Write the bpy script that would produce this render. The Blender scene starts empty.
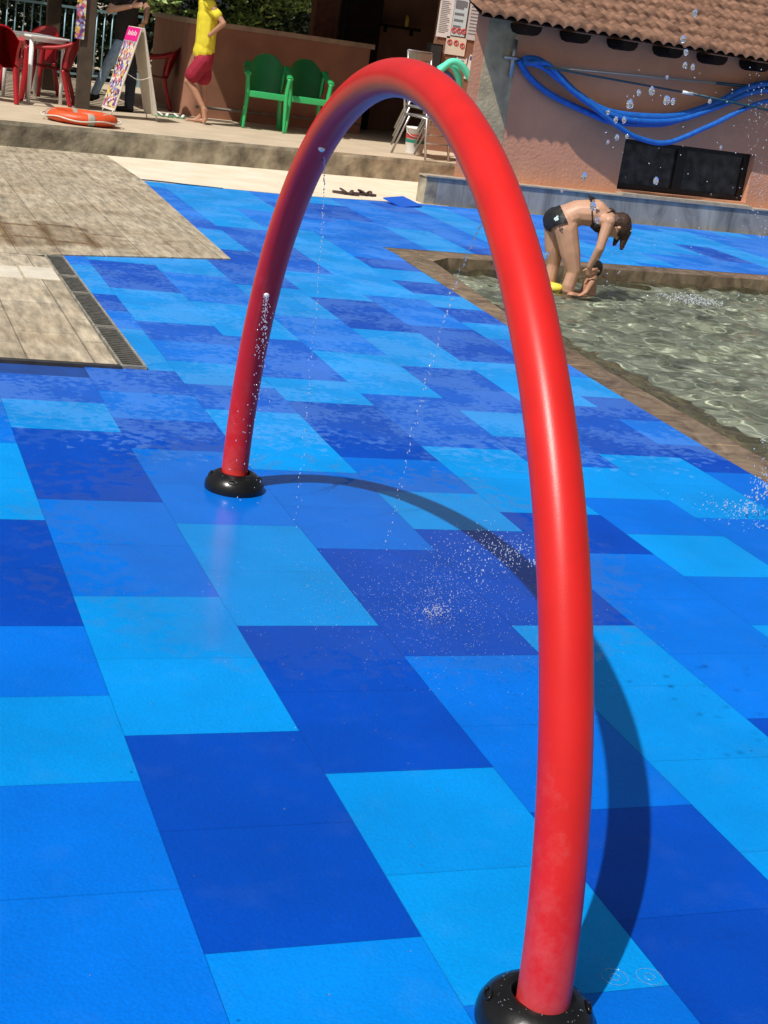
import bpy, bmesh, math, random
from mathutils import Vector as V, Matrix, Euler, noise
C = bpy.context.scene
COL = C.collection
R = math.radians
PI = math.pi
rnd = random.Random(7)

# ------------------------------------------------------------------ helpers
def lin(r, g, b):
    f = lambda c: (c/255/12.92) if c/255 <= .04045 else ((c/255+.055)/1.055)**2.4
    return (f(r), f(g), f(b), 1)

def mat(name, col, rough=.55, var=.15, scale=6., bump=0., bscale=60., metal=0., spec=.5, coat=0., tint=None, detail=5):
    m = bpy.data.materials.new(name); m.use_nodes = True
    nt = m.node_tree; n = nt.nodes; b = n['Principled BSDF']
    if len(col) == 3: col = (*col, 1)
    tc = n.new('ShaderNodeTexCoord')
    nz = n.new('ShaderNodeTexNoise'); nz.inputs['Scale'].default_value = scale; nz.inputs['Detail'].default_value = detail
    nt.links.new(tc.outputs['Object'], nz.inputs['Vector'])
    mx = n.new('ShaderNodeMix'); mx.data_type = 'RGBA'
    c2 = tint if tint else tuple(c*(1+var) for c in col[:3])+(1,)
    c1 = tuple(c*(1-var) for c in col[:3])+(1,)
    mx.inputs[6].default_value = c1; mx.inputs[7].default_value = c2
    rp = n.new('ShaderNodeMapRange'); rp.inputs[1].default_value = .3; rp.inputs[2].default_value = .7
    nt.links.new(nz.outputs['Fac'], rp.inputs[0]); nt.links.new(rp.outputs[0], mx.inputs[0])
    nt.links.new(mx.outputs[2], b.inputs['Base Color'])
    b.inputs['Roughness'].default_value = rough; b.inputs['Metallic'].default_value = metal
    b.inputs['Specular IOR Level'].default_value = spec
    b.inputs['Coat Weight'].default_value = coat
    if bump:
        nb = n.new('ShaderNodeTexNoise'); nb.inputs['Scale'].default_value = bscale; nb.inputs['Detail'].default_value = 4
        nt.links.new(tc.outputs['Object'], nb.inputs['Vector'])
        bp = n.new('ShaderNodeBump'); bp.inputs['Strength'].default_value = bump; bp.inputs['Distance'].default_value = .01
        nt.links.new(nb.outputs['Fac'], bp.inputs['Height']); nt.links.new(bp.outputs[0], b.inputs['Normal'])
    return m

def tag(o, label=None, cat=None, group=None, kind=None):
    if label: o['label'] = label
    if cat: o['category'] = cat
    if group: o['group'] = group
    if kind: o['kind'] = kind
    return o

def obj(name, bm, m=None, parent=None, smooth=False, recalc=True):
    if recalc: bmesh.ops.recalc_face_normals(bm, faces=bm.faces)
    me = bpy.data.meshes.new(name); bm.to_mesh(me); bm.free()
    if smooth: me.polygons.foreach_set('use_smooth', [True]*len(me.polygons))
    if m is not None:
        for k in (m if isinstance(m, (list, tuple)) else [m]): me.materials.append(k)
    o = bpy.data.objects.new(name, me); COL.objects.link(o)
    if parent is not None: o.parent = parent
    return o

def thing(name, label, cat, loc=(0, 0, 0), rz=0, group=None, scale=1):
    o = bpy.data.objects.new(name, None); COL.objects.link(o)
    o.location = loc; o.rotation_euler = (0, 0, rz); o.scale = (scale,)*3
    o.empty_display_size = .1
    return tag(o, label, cat, group)

def dup(root, loc, rz, label, group=None, scale=None):
    r = root.copy(); COL.objects.link(r); r.location = loc; r.rotation_euler = (0, 0, rz); r['label'] = label
    if group: r['group'] = group
    if scale: r.scale = (scale,)*3
    for ch in [c for c in bpy.data.objects if c.parent == root]:
        c = ch.copy(); COL.objects.link(c); c.parent = r
        for g in [x for x in bpy.data.objects if x.parent == ch]:
            d = g.copy(); COL.objects.link(d); d.parent = c
    return r

NB = bmesh.new
def box(bm, c, s, M=None, mi=0, bev=0):
    """axis box centred c size s, optional matrix afterwards"""
    g = bmesh.ops.create_cube(bm, size=1)['verts']
    for v in g: v.co = V((v.co.x*s[0]+c[0], v.co.y*s[1]+c[1], v.co.z*s[2]+c[2]))
    fs = {f for v in g for f in v.link_faces}
    for f in fs: f.material_index = mi
    if bev:
        es = list({e for v in g for e in v.link_edges})
        r = bmesh.ops.bevel(bm, geom=es, offset=bev, segments=2, affect='EDGES', profile=.6)
        for f in r['faces']: f.material_index = mi
        g = list({v for f in r['faces'] for v in f.verts})
        if M is not None:
            seen = set()
            st = list(g)
            for v in g: seen.add(v)
            while st:
                v = st.pop()
                for e in v.link_edges:
                    w = e.other_vert(v)
                    if w not in seen: seen.add(w); st.append(w)
            g = list(seen)
    if M is not None:
        for v in g: v.co = M @ v.co
    return g

def beam(bm, a, b, w, h=None, up=(0, 0, 1), bev=0, mi=0):
    a, b = V(a), V(b); d = (b-a); L = d.length; d.normalize(); h = h or w
    u = V(up)
    if abs(d.dot(u)) > .98: u = V((0, 1, 0))
    x = d.cross(u).normalized(); z = x.cross(d)
    M = Matrix((( x.x, d.x, z.x, (a.x+b.x)/2), (x.y, d.y, z.y, (a.y+b.y)/2), (x.z, d.z, z.z, (a.z+b.z)/2), (0, 0, 0, 1)))
    return box(bm, (0, 0, 0), (w, L, h), M, mi, bev)

def tube(bm, pts, r, seg=12, cap=True, closed=False, flat=None, mi=0):
    """sweep; r number or list; flat=(kx,ky) section scale with x horizontal"""
    pts = [V(p) for p in pts]; n = len(pts); rings = []
    rr = r if isinstance(r, (list, tuple)) else [r]*n
    prev = None
    for i, p in enumerate(pts):
        if closed: t = (pts[(i+1) % n]-pts[i-1])
        else: t = pts[min(i+1, n-1)]-pts[max(i-1, 0)]
        t.normalize()
        if prev is None:
            a = V((0, 0, 1)) if abs(t.z) < .9 else V((0, 1, 0))
            x = t.cross(a).normalized()
        else:
            x = (prev - t*prev.dot(t)).normalized()
        y = t.cross(x); prev = x
        fx, fy = flat if flat else (1, 1)
        rings.append([bm.verts.new(p + (x*math.cos(2*PI*k/seg)*fx + y*math.sin(2*PI*k/seg)*fy)*rr[i]) for k in range(seg)])
    m = n if closed else n-1
    for i in range(m):
        A, B = rings[i], rings[(i+1) % n]
        for k in range(seg):
            f = bm.faces.new((A[k], A[(k+1) % seg], B[(k+1) % seg], B[k])); f.smooth = True; f.material_index = mi
    if cap and not closed:
        for rg in (rings[0], rings[-1]):
            f = bm.faces.new(rg); f.material_index = mi
    return rings

def lathe(bm, prof, c=(0, 0, 0), seg=32, mi=0):
    c = V(c); rings = []
    for r, z in prof:
        if r < 1e-5: rings.append([bm.verts.new(c+V((0, 0, z)))])
        else: rings.append([bm.verts.new(c+V((r*math.cos(2*PI*k/seg), r*math.sin(2*PI*k/seg), z))) for k in range(seg)])
    for A, B in zip(rings, rings[1:]):
        for k in range(seg):
            l = (k+1) % seg
            if len(A) == 1 and len(B) == 1: continue
            if len(A) == 1: f = bm.faces.new((A[0], B[l], B[k]))
            elif len(B) == 1: f = bm.faces.new((A[k], A[l], B[0]))
            else: f = bm.faces.new((A[k], A[l], B[l], B[k]))
            f.smooth = True; f.material_index = mi

def prism(bm, poly, z0, z1, mi=0, mtop=None, bottom=True):
    b = [bm.verts.new((x, y, z0)) for x, y in poly]; t = [bm.verts.new((x, y, z1)) for x, y in poly]
    n = len(poly)
    for i in range(n):
        f = bm.faces.new((b[i], b[(i+1) % n], t[(i+1) % n], t[i])); f.material_index = mi
    f = bm.faces.new(t); f.material_index = mi if mtop is None else mtop
    if bottom: f = bm.faces.new(b[::-1]); f.material_index = mi

def spline(pts, n=8):
    pts = [V(p) for p in pts]; out = []
    P = [pts[0]]+pts+[pts[-1]]
    for i in range(1, len(P)-2):
        for k in range(n):
            t = k/n; a, b, c, d = P[i-1], P[i], P[i+1], P[i+2]
            out.append(.5*((2*b)+(c-a)*t+(2*a-5*b+4*c-d)*t*t+(3*b-a-3*c+d)*t**3))
    out.append(pts[-1]); return out

# ---- one continuous body out of tapered limbs (hulls of spheres, voxel-merged)
_ico = None
def seg(bm, a, b, ra, rb=None, ax=None, k=1.):
    global _ico
    if _ico is None:
        t = NB(); bmesh.ops.create_icosphere(t, subdivisions=2, radius=1); _ico = [v.co.copy() for v in t.verts]; t.free()
    rb = ra if rb is None else rb
    vs = []
    for p, r in ((a, ra), (b, rb)):
        for c in _ico:
            q = c*r
            if ax is not None:
                u = V(ax).normalized(); q = q + u*(q.dot(u)*(k-1))
            vs.append(bm.verts.new(V(p)+q))
    g = bmesh.ops.convex_hull(bm, input=vs)
    junk = [e for e in g['geom_interior'] if isinstance(e, bmesh.types.BMVert)]
    if junk: bmesh.ops.delete(bm, geom=junk, context='VERTS')

def merge(name, bm, m, parent=None, vox=.012, smooth=4, fac=.5):
    o = obj('tmp', bm, None)
    r = o.modifiers.new('r', 'REMESH'); r.mode = 'VOXEL'; r.voxel_size = vox
    s = o.modifiers.new('s', 'SMOOTH'); s.iterations = smooth; s.factor = fac
    dg = bpy.context.evaluated_depsgraph_get(); dg.update()
    me = bpy.data.meshes.new_from_object(o.evaluated_get(dg))
    bpy.data.objects.remove(o)
    me.name = name; me.materials.clear(); me.materials.append(m)
    me.polygons.foreach_set('use_smooth', [True]*len(me.polygons))
    w = bpy.data.objects.new(name, me); COL.objects.link(w)
    if parent is not None: w.parent = parent
    return w

def hand(bm, wr, hd, side=(0, 0, 1), s=1., curl=.5):
    """palm plus five bent fingers going from wrist towards hd; side = thumb side direction"""
    wr, hd = V(wr), V(hd); d = (hd-wr).normalized(); sd = V(side); sd = (sd-d*sd.dot(d)).normalized(); nn = d.cross(sd)
    pc = wr+d*.085*s
    seg(bm, wr+d*.01*s, pc, .026*s, .034*s, nn, .5)
    for i, L in enumerate((.068, .078, .072, .056)):
        o = pc + sd*(.027-.018*i)*s
        k = o + d*L*.55*s + nn*L*.18*curl*s
        e = k + (d*(1-curl*.7)+nn*curl).normalized()*L*.5*s
        seg(bm, o-d*.02*s, k, .0095*s, .0085*s); seg(bm, k, e, .0085*s, .007*s)
    t0 = wr+d*.03*s+sd*.024*s; t1 = t0+(d*.6+sd*.7).normalized()*.04*s; t2 = t1+(d*.9+nn*.4*curl+sd*.1).normalized()*.03*s
    seg(bm, t0, t1, .012*s, .01*s); seg(bm, t1, t2, .01*s, .008*s)

# ------------------------------------------------------------------ world, sun, camera
w = bpy.data.worlds.new("World"); C.world = w; w.use_nodes = True
nt = w.node_tree
sky = nt.nodes.new('ShaderNodeTexSky'); sky.sky_type = 'NISHITA'; sky.sun_disc = False
sky.air_density = .7; sky.dust_density = 4; sky.ozone_density = .6; sky.sun_elevation = R(55.6); sky.sun_rotation = R(235.5)
hsv = nt.nodes.new('ShaderNodeHueSaturation'); hsv.inputs['Saturation'].default_value = .55
nt.links.new(sky.outputs[0], hsv.inputs['Color']); nt.links.new(hsv.outputs[0], nt.nodes['Background'].inputs[0]); nt.nodes['Background'].inputs[1].default_value = .07
sl = bpy.data.lights.new('sun', 'SUN'); sl.energy = 4.4; sl.angle = R(.55); sl.color = (1, .95, .88)
so = bpy.data.objects.new('sun', sl); COL.objects.link(so)
so.rotation_euler = V((.588, .387, -1)).to_track_quat('-Z', 'Y').to_euler(); so.location = (-5, -5, 12)

cam = bpy.data.cameras.new('camera'); co = bpy.data.objects.new('camera', cam); COL.objects.link(co); C.camera = co
cam.sensor_fit = 'VERTICAL'; cam.sensor_height = 36; cam.lens = 1480/1024*36; cam.clip_end = 2000; cam.clip_start = .05
pitch, roll, yaw = .305695, .147546, -.380051
fw = V((-math.sin(yaw)*math.cos(pitch), math.cos(yaw)*math.cos(pitch), -math.sin(pitch)))
rt = V((math.cos(yaw), math.sin(yaw), 0)); up = rt.cross(fw)
r2 = rt*math.cos(roll)+up*math.sin(roll); u2 = -rt*math.sin(roll)+up*math.cos(roll)
co.matrix_world = Matrix(((r2.x, u2.x, -fw.x, -.2816), (r2.y, u2.y, -fw.y, -6.6036), (r2.z, u2.z, -fw.z, 1.90195), (0, 0, 0, 1)))
C.view_settings.view_transform = 'Standard'; C.view_settings.look = 'None'; C.view_settings.exposure = 0; C.view_settings.gamma = 1
C.render.resolution_x, C.render.resolution_y = 768, 1024
try:
    C.cycles.use_denoising = True; C.cycles.max_bounces = 10; C.cycles.transparent_max_bounces = 12
    C.cycles.sample_clamp_indirect = 6
except Exception: pass

# ------------------------------------------------------------------ materials
M_red = mat('red_gloss_paint', (.58, .016, .014), .30, .06, 9, .05, 300, coat=0, spec=.32)
M_black = mat('black_plastic', (.007, .007, .007), .26, .3, 20, .06, 60, coat=.05, spec=.4)
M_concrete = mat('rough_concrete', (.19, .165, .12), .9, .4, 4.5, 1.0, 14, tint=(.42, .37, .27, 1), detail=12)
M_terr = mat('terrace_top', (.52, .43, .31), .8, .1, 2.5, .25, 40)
M_cream = mat('cream_concrete', (.80, .74, .60), .85, .06, 2.2, .5, 40, tint=(.66, .57, .42, 1), detail=12)
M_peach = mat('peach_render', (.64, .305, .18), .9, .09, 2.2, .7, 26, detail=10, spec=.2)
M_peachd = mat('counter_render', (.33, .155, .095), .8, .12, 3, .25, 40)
M_grey = mat('bare_cement', (.43, .35, .21), .9, .28, 5, .8, 25, detail=9)
M_wood = mat('dark_wood', (.055, .038, .024), .7, .35, 4, .4, 25)
M_woodd = mat('very_dark_wood', (.022, .014, .010), .9, .3, 4, .3, 25, spec=.1)
M_white = mat('white_plastic', (.78, .78, .76), .4, .05, 8)
M_rplast = mat('red_plastic', (.34, .007, .012), .32, .1, 6, coat=.2)
M_gplast = mat('green_plastic', (.028, .40, .12), .35, .1, 6, coat=.2)
M_teal = mat('pale_blue_metal', (.24, .40, .46), .4, .12, 9, metal=.2)
M_alu = mat('brushed_metal', (.42, .42, .42), .38, .12, 20, metal=.85)
M_hose = mat('blue_hose', (.010, .12, .48), .4, .2, 14, .25, 120)
M_glass = mat('dark_window_glass', (.016, .015, .013), .3, .8, 7, .2, 9, spec=.3, tint=(.06, .055, .045, 1), detail=9)
M_frame = mat('dark_brown_frame', (.022, .015, .009), .5, .25, 10, spec=.25)
M_skin = mat('skin_tan', (.50, .285, .19), .5, .09, 14, .05, 200)
M_skin2 = mat('skin_brown', (.42, .215, .135), .5, .1, 14, .05, 200)
M_hair = mat('brown_hair', (.045, .02, .012), .5, .4, 60, .6, 90)
M_haird = mat('black_hair', (.015, .01, .008), .5, .4, 60, .5, 90)
M_bikini = mat('black_cloth', (.010, .010, .012), .6, .3, 30, .2, 120)
M_yel = mat('yellow_cloth', (.68, .58, .03), .8, .08, 14, 1.0, 10)
M_shorts = mat('crimson_cloth', (.28, .006, .028), .8, .12, 14, .6, 30)
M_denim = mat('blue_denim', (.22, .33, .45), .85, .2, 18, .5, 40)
M_denim_shade = mat('denim_shade_tone', (.012, .016, .03), .85, .3, 18, .4, 40)  # leg shade put into the colour, much darker than the denim
M_tee = mat('black_tshirt', (.012, .011, .012), .85, .25, 18, .4, 40)
M_ring = mat('orange_ring', (.66, .085, .02), .45, .1, 9, .2, 60)
M_band = mat('grey_band', (.34, .31, .26), .7, .2, 14)
M_rope = mat('white_rope', (.62, .60, .52), .8, .1, 30)
M_paper = mat('white_paper', (.72, .72, .70), .7, .04, 5)
M_paperb = mat('pale_blue_paper', (.50, .64, .70), .65, .05, 5)
M_paperc = mat('cream_paper', (.68, .64, .54), .7, .04, 5)
M_paperg = mat('grey_paper', (.50, .52, .53), .7, .05, 5)
M_ink = mat('ink_grey', (.16, .18, .2), .7, .1, 5)
M_inkr = mat('ink_red', (.55, .05, .06), .7, .1, 5)
M_inkb = mat('ink_blue', (.03, .08, .32), .7, .1, 5)
M_turq = mat('turquoise_foam', (.10, .70, .50), .6, .06, 9, .15, 80)
M_blackm = mat('black_box', (.006, .006, .006), .6, .2, 5, spec=.2)
M_brownsh = mat('brown_rubber', (.06, .03, .028), .6, .3, 20)
M_leaf = mat('leaf_green', (.17, .25, .06), .55, .5, 2.0)
M_leafd = mat('leaf_dark', (.02, .042, .012), .6, .5, 2.0)
M_bark = mat('bark', (.075, .05, .033), .9, .4, 6, .8, 18)
M_steel = mat('drain_steel', (.12, .115, .10), .6, .35, 30, .2, 80, metal=.2)
M_slot = mat('drain_dark', (.008, .008, .008), .8, .3, 20, spec=.1)
M_gfr = mat('drain_frame', (.26, .25, .21), .6, .35, 18, .3, 60)
M_magenta = mat('magenta_print', (.62, .012, .20), .5, .05, 5)
M_offwhite = mat('off_white_board', (.62, .58, .50), .6, .08, 6)
M_brick = mat('terracotta_dark', (.22, .08, .05), .8, .3, 8, .4, 30)

# ------------------------------------------------------------------ ground sheet with the pool cut out
POOL = [(4.32, -6.0), (4.44, .2), (4.50, 1.9), (4.63, 3.99), (4.86, 6.36), (5.27, 6.62), (9.45, 7.22), (16, 8.2), (16, -6.0)]
COPE = [(4.16, -6.0), (4.30, .2), (4.37, 1.9), (4.70, 6.91), (5.86, 7.06), (9.69, 7.62), (16.2, 8.6), (16.2, -6.2), (4.16, -6.2)]
def ground():
    bm = NB()
    outer = [(-600, -600), (600, -600), (600, 600), (-600, 600)]
    def loop(pts, z):
        vs = [bm.verts.new((x, y, z)) for x, y in pts]
        return [bm.edges.new((vs[i], vs[(i+1) % len(vs)])) for i in range(len(vs))]
    es = loop(outer, -.012)+loop(POOL, -.012)
    bmesh.ops.triangle_fill(bm, use_beauty=True, edges=es)
    for f in bm.faces:
        if f.normal.z < 0: f.normal_flip()
    return bm
M_ground = mat('pale_ground', (.40, .36, .28), .9, .2, .4, .3, 30)
tag(obj('ground', ground(), M_ground, recalc=False), kind='structure')

# ------------------------------------------------------------------ blue rubber mats of the splash pad
def clip(poly, a, b):
    """keep the part left of the line a->b"""
    out = []
    f = lambda p: (b[0]-a[0])*(p[1]-a[1])-(b[1]-a[1])*(p[0]-a[0])
    for i in range(len(poly)):
        p, q = poly[i], poly[(i+1) % len(poly)]; fp, fq = f(p), f(q)
        if fp >= 0: out.append(p)
        if fp*fq < 0:
            t = fp/(fp-fq); out.append((p[0]+(q[0]-p[0])*t, p[1]+(q[1]-p[1])*t))
    return out if len(out) > 2 else []

RUNS = {  # column: list of (first row, colour) measured downwards from the far side
 0: [(-2.5, 'M'), (.5, 'L'), (2.5, 'D'), (4.5, 'M'), (5.5, 'L'), (6.5, 'M'), (8.5, 'L')],
 1: [(-3, 'L'), (-2, 'P'), (-1, 'L'), (0, 'D'), (2, 'M'), (4, 'L'), (6, 'D'), (8, 'K'), (10, 'D')],
 2: [(-9.5, 'M'), (-8.5, 'L'), (-6.5, 'D'), (-5.5, 'M'), (-4.5, 'L'), (-2.5, 'P'), (-1.5, 'M'), (-.5, 'D'), (.5, 'M'), (2.5, 'L'), (4.5, 'D'), (6.5, 'L'), (8.5, 'M')],
 3: [(-11, 'L'), (-9, 'D'), (-7, 'L'), (-5, 'P'), (-4, 'M'), (-3, 'L'), (-2, 'P'), (-1, 'L'), (1, 'M'), (3, 'D'), (5, 'M'), (7, 'D'), (9, 'L')],
 4: [(-10.5, 'L'), (-8.5, 'M'), (-6.5, 'L'), (-4.5, 'P'), (-2.5, 'L'), (-1.5, 'D'), (.5, 'M'), (1.5, 'L'), (2.5, 'D'), (4.5, 'L'), (8.5, 'M')],
 5: [(-13, 'L'), (-11, 'D'), (-9, 'P'), (-8, 'L'), (-6, 'M'), (-4, 'L'), (-2, 'P'), (0, 'L'), (2, 'D'), (3, 'M'), (6, 'D'), (8, 'M')],
 6: [(-11.5, 'P'), (-9.5, 'L'), (-7.5, 'D'), (-5.5, 'L'), (-3.5, 'P'), (-1.5, 'L'), (-.5, 'P'), (.5, 'L'), (1.5, 'M'), (2.5, 'L'), (3.5, 'M'), (4.5, 'L')],
 7: [(-12, 'L'), (-10, 'L'), (-8, 'M'), (-6, 'D'), (-4, 'L'), (-2, 'D'), (0, 'L'), (2, 'M'), (4, 'L')],
 8: [(-13.5, 'M'), (-11.5, 'D'), (-10.5, 'L'), (-9.5, 'D'), (-8.5, 'L'), (-7.5, 'D'), (-6.5, 'L'), (-5.5, 'M'), (-3.5, 'L'), (-2.5, 'D'), (-1.5, 'M'), (-.5, 'D'), (.5, 'M'), (2.5, 'L')],
}
PAL = {'D': (.0, .057, .42), 'M': (.0, .138, .63), 'L': (.0, .240, .69), 'P': (.004, .085, .50), 'K': (.0, .195, .69)}
def run_colour(c, r):
    rr = RUNS.get(c)
    if rr and r >= rr[0][0]-.01:
        k = rr[0][1]
        for s, q in rr:
            if r >= s-.01: k = q
        return k
    q = random.Random(c*917+int((r+60)//2)*131)
    return q.choice('LLLLLMMMMMDP')
def build_pad():
    bm = NB(); lay = bm.loops.layers.float_color.new('mat_colour')
    g = .0005
    def wx(x, r): return x*.5*(1+.0032*max(0, -r))
    def wy(r): return -(r if r > 0 else -((-r)+.0058*r*r))*.5
    L1 = ((4.16, -6.2), (4.30, .2)); chain = [(4.16, -6.2), (4.30, .2), (4.37, 1.9), (4.70, 6.91)]
    far = [(4.70, 6.91), (5.86, 7.06), (9.69, 7.62), (16.2, 8.6)]
    back = [(2.0, 10.33), (3.0, 10.36), (4.91, 10.55), (6.72, 11.10)]
    for c in range(-6, 30):
        off = .5 if c % 2 == 0 else 0
        for k in range(-26, 12):
            r = k+off
            kind = run_colour(c, r+.01)
            col = PAL[kind] if r > -4 else PAL[kind]; q = random.Random(c*77+k*1013); f = 1+q.uniform(-.07, .07)
            poly = [(wx(c, r)+g, wy(r)-g), (wx(c, r+1)+g, wy(r+1)+g), (wx(c+1, r+1)-g, wy(r+1)+g), (wx(c+1, r)-g, wy(r)-g)]
            pieces = []
            # west of the pool edge (chain), or north of its far edge
            cx = sum(p[0] for p in poly)/4; cy = sum(p[1] for p in poly)/4
            if cy < 6.9:
                a = None
                for s, e in zip(chain, chain[1:]):
                    if s[1] <= cy < e[1]: a = (s, e)
                if a is None: a = (chain[0], chain[1])
                west = clip(poly, a[0], a[1])
                if west: pieces.append(west)
            else:
                pieces.append(poly)
            if cy > 6.2 and cx > 4.3:
                src = poly; pieces = []
                w_ = clip(src, (4.70, -10), (4.70, 20))
                if w_: pieces.append(w_)
                e_ = clip(src, (4.70, 20), (4.70, -10))
                if e_:
                    for s, e in zip(far, far[1:]):
                        pc = clip(clip(clip(e_, s, e), (s[0], 20), (s[0], -10)), (e[0], -10), (e[0], 20)) if len(e_) > 2 else []
                        if pc: pieces.append(pc)
            if cy > 9.6:
                new = []
                for pc in pieces:
                    for s, e in zip(back, back[1:]+[(16, 12.2)]):
                        q2 = clip(pc, e, s)
                        if q2: q2 = clip(q2, (s[0], 20), (s[0], -10)) if True else q2
                        if q2: q2 = clip(q2, (e[0], -10), (e[0], 20))
                        if q2: new.append(q2)
                pieces = new
            # keep out of the paved areas
            out = []
            for pc in pieces:
                mx = sum(p[0] for p in pc)/len(pc); my = sum(p[1] for p in pc)/len(pc)
                if my < 1.24: out.append(pc); continue
                e = clip(pc, (1.365, 20), (1.365, -20)) if my < 4.83 else pc
                if e and my >= 4.6:
                    # upper paving edge: (1.37,4.79)->(2.81,5.31)->(3.0,10.36)
                    parts = []
                    a1 = clip(e, (2.81, 5.31), (1.30, 4.765)) if False else None
                    south = clip(e, (2.81, 5.31), (1.30, 4.765))
                    south = clip(e, (4.26, 5.834), (1.30, 4.765)) if False else south
                    # region north of the edge and west of the second edge is paving
                    sth = []
                    for src in [e]:
                        s1 = clip(src, (2.81, 5.31), (1.30, 4.765))
                        if s1: s1 = s1
                        s1 = clip_r(src, (1.30, 4.765), (2.81, 5.31))
                        if s1: parts.append(s1)
                        n1 = clip(src, (1.30, 4.765), (2.81, 5.31))
                        if n1:
                            n2 = clip_r(n1, (2.81, 5.31), (3.0, 10.36))
                            if n2: parts.append(n2)
                    out += parts
                elif e: out.append(e)
            for pc in out:
                ar = abs(sum(pc[i][0]*pc[(i+1) % len(pc)][1]-pc[(i+1) % len(pc)][0]*pc[i][1] for i in range(len(pc))))/2
                if ar < 1e-4: continue
                try: fc = bm.faces.new([bm.verts.new((x, y, .012)) for x, y in pc])
                except Exception: continue
                if fc.normal.z < 0 or True:
                    fc.normal_update()
                    if fc.normal.z < 0: fc.normal_flip()
                for lp in fc.loops: lp[lay] = (col[0], col[1]*f, col[2]*(1+(f-1)*.6), 1)
    return bm
def clip_r(poly, a, b): return clip(poly, b, a)

def pad_material():
    m = bpy.data.materials.new('blue_rubber_mat'); m.use_nodes = True; nt = m.node_tree; n = nt.nodes; L = nt.links; b = n['Principled BSDF']
    at = n.new('ShaderNodeAttribute'); at.attribute_name = 'mat_colour'
    ge = n.new('ShaderNodeNewGeometry')
    def noise_(sc, det=4, vec=None):
        z = n.new('ShaderNodeTexNoise'); z.inputs['Scale'].default_value = sc; z.inputs['Detail'].default_value = det
        L.new(vec or ge.outputs['Position'], z.inputs['Vector']); return z
    def mr(src, a, b_, c=0, d=1):
        q = n.new('ShaderNodeMapRange'); q.inputs[1].default_value = a; q.inputs[2].default_value = b_; q.inputs[3].default_value = c; q.inputs[4].default_value = d
        L.new(src, q.inputs[0]); return q.outputs[0]
    def ma(op, x, y):
        q = n.new('ShaderNodeMath'); q.operation = op
        for i, s in enumerate((x, y)):
            if isinstance(s, (int, float)): q.inputs[i].default_value = s
            else: L.new(s, q.inputs[i])
        return q.outputs[0]
    # wet film: present towards the pool side and in a ragged patch around the spray
    sx = n.new('ShaderNodeSeparateXYZ'); L.new(ge.outputs['Position'], sx.inputs[0])
    big = noise_(1.1, 6).outputs['Fac']; fine = noise_(16, 6).outputs['Fac']
    rag = ma('ADD', ma('MULTIPLY', ma('SUBTRACT', big, .5), 1.6), ma('MULTIPLY', ma('SUBTRACT', fine, .5), 1.5))
    far = mr(ma('ADD', ma('ADD', sx.outputs['Y'], .1), rag), -.02, .1)
    pv = n.new('ShaderNodeVectorMath'); pv.operation = 'DISTANCE'; L.new(ge.outputs['Position'], pv.inputs[0]); pv.inputs[1].default_value = (1.55, -1.45, 0)
    pat = mr(ma('ADD', ma('SUBTRACT', 1.15, pv.outputs['Value']), ma('MULTIPLY', rag, .9)), -.02, .12)
    # scattered dry islands inside
    isl = mr(ma('ADD', ma('MULTIPLY', noise_(2.3, 8).outputs['Fac'], .6), ma('MULTIPLY', noise_(26, 4).outputs['Fac'], .4)), .47, .53, 1, 0)
    wet = pat
    dry = ma('MULTIPLY', far, mr(isl, 0, 1, .25, 1))
    # colour: faint scuffs, wet = darker and a little greyer film
    sc = noise_(3.2, 9).outputs['Fac']
    hs = n.new('ShaderNodeHueSaturation'); L.new(at.outputs['Color'], hs.inputs['Color'])
    L.new(mr(sc, .3, .7, .93, 1.07), hs.inputs['Value'])
    dust = n.new('ShaderNodeMix'); dust.data_type = 'RGBA'; dust.inputs[7].default_value = (.16, .30, .45, 1)
    L.new(hs.outputs[0], dust.inputs[6]); L.new(mr(noise_(7, 10).outputs['Fac'],   .55, .85, 0, .05), dust.inputs[0])
    pale = n.new('ShaderNodeMix'); pale.data_type = 'RGBA'; pale.inputs[7].default_value = (.17, .37, .75, 1); L.new(dust.outputs[2], pale.inputs[6]); L.new(mr(dry, 0, 1, 0, .24), pale.inputs[0])
    vs_ = n.new('ShaderNodeTexVoronoi'); vs_.inputs['Scale'].default_value = 5; L.new(ge.outputs['Position'], vs_.inputs['Vector'])
    spk = mr(vs_.outputs['Distance'], .018, .03, .55, 1)
    fade = mr(noise_(.9, 4).outputs['Fac'], .3, .7, .90, 1.08)
    gr = mr(noise_(140, 2).outputs['Fac'], .3, .7, .93, 1.07)
    h2 = n.new('ShaderNodeHueSaturation'); L.new(pale.outputs[2], h2.inputs['Color']); L.new(ma('MULTIPLY', ma('MULTIPLY', spk, fade), gr), h2.inputs['Value'])
    L.new(h2.outputs[0], b.inputs['Base Color'])
    L.new(ma('MAXIMUM', mr(wet, 0, 1, .48, .22), mr(dry, 0, 1, 0, .62)), b.inputs['Roughness'])
    L.new(mr(wet, 0, 1, .10, .28), b.inputs['Specular IOR Level'])
    L.new(ma('MULTIPLY', wet, .32), b.inputs['Coat Weight']); b.inputs['Coat Roughness'].default_value = .10; b.inputs['Coat IOR'].default_value = 1.33
    # fine ribbed grip
    wv = n.new('ShaderNodeTexVoronoi'); wv.inputs['Scale'].default_value = 95; L.new(ge.outputs['Position'], wv.inputs['Vector'])
    bp = n.new('ShaderNodeBump'); bp.inputs['Distance'].default_value = .004
    L.new(mr(wet, 0, 1, .28, .10), bp.inputs['Strength']); L.new(wv.outputs['Distance'], bp.inputs['Height'])
    b2 = n.new('ShaderNodeBump'); b2.inputs['Strength'].default_value = .12; b2.inputs['Distance'].default_value = .03
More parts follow.
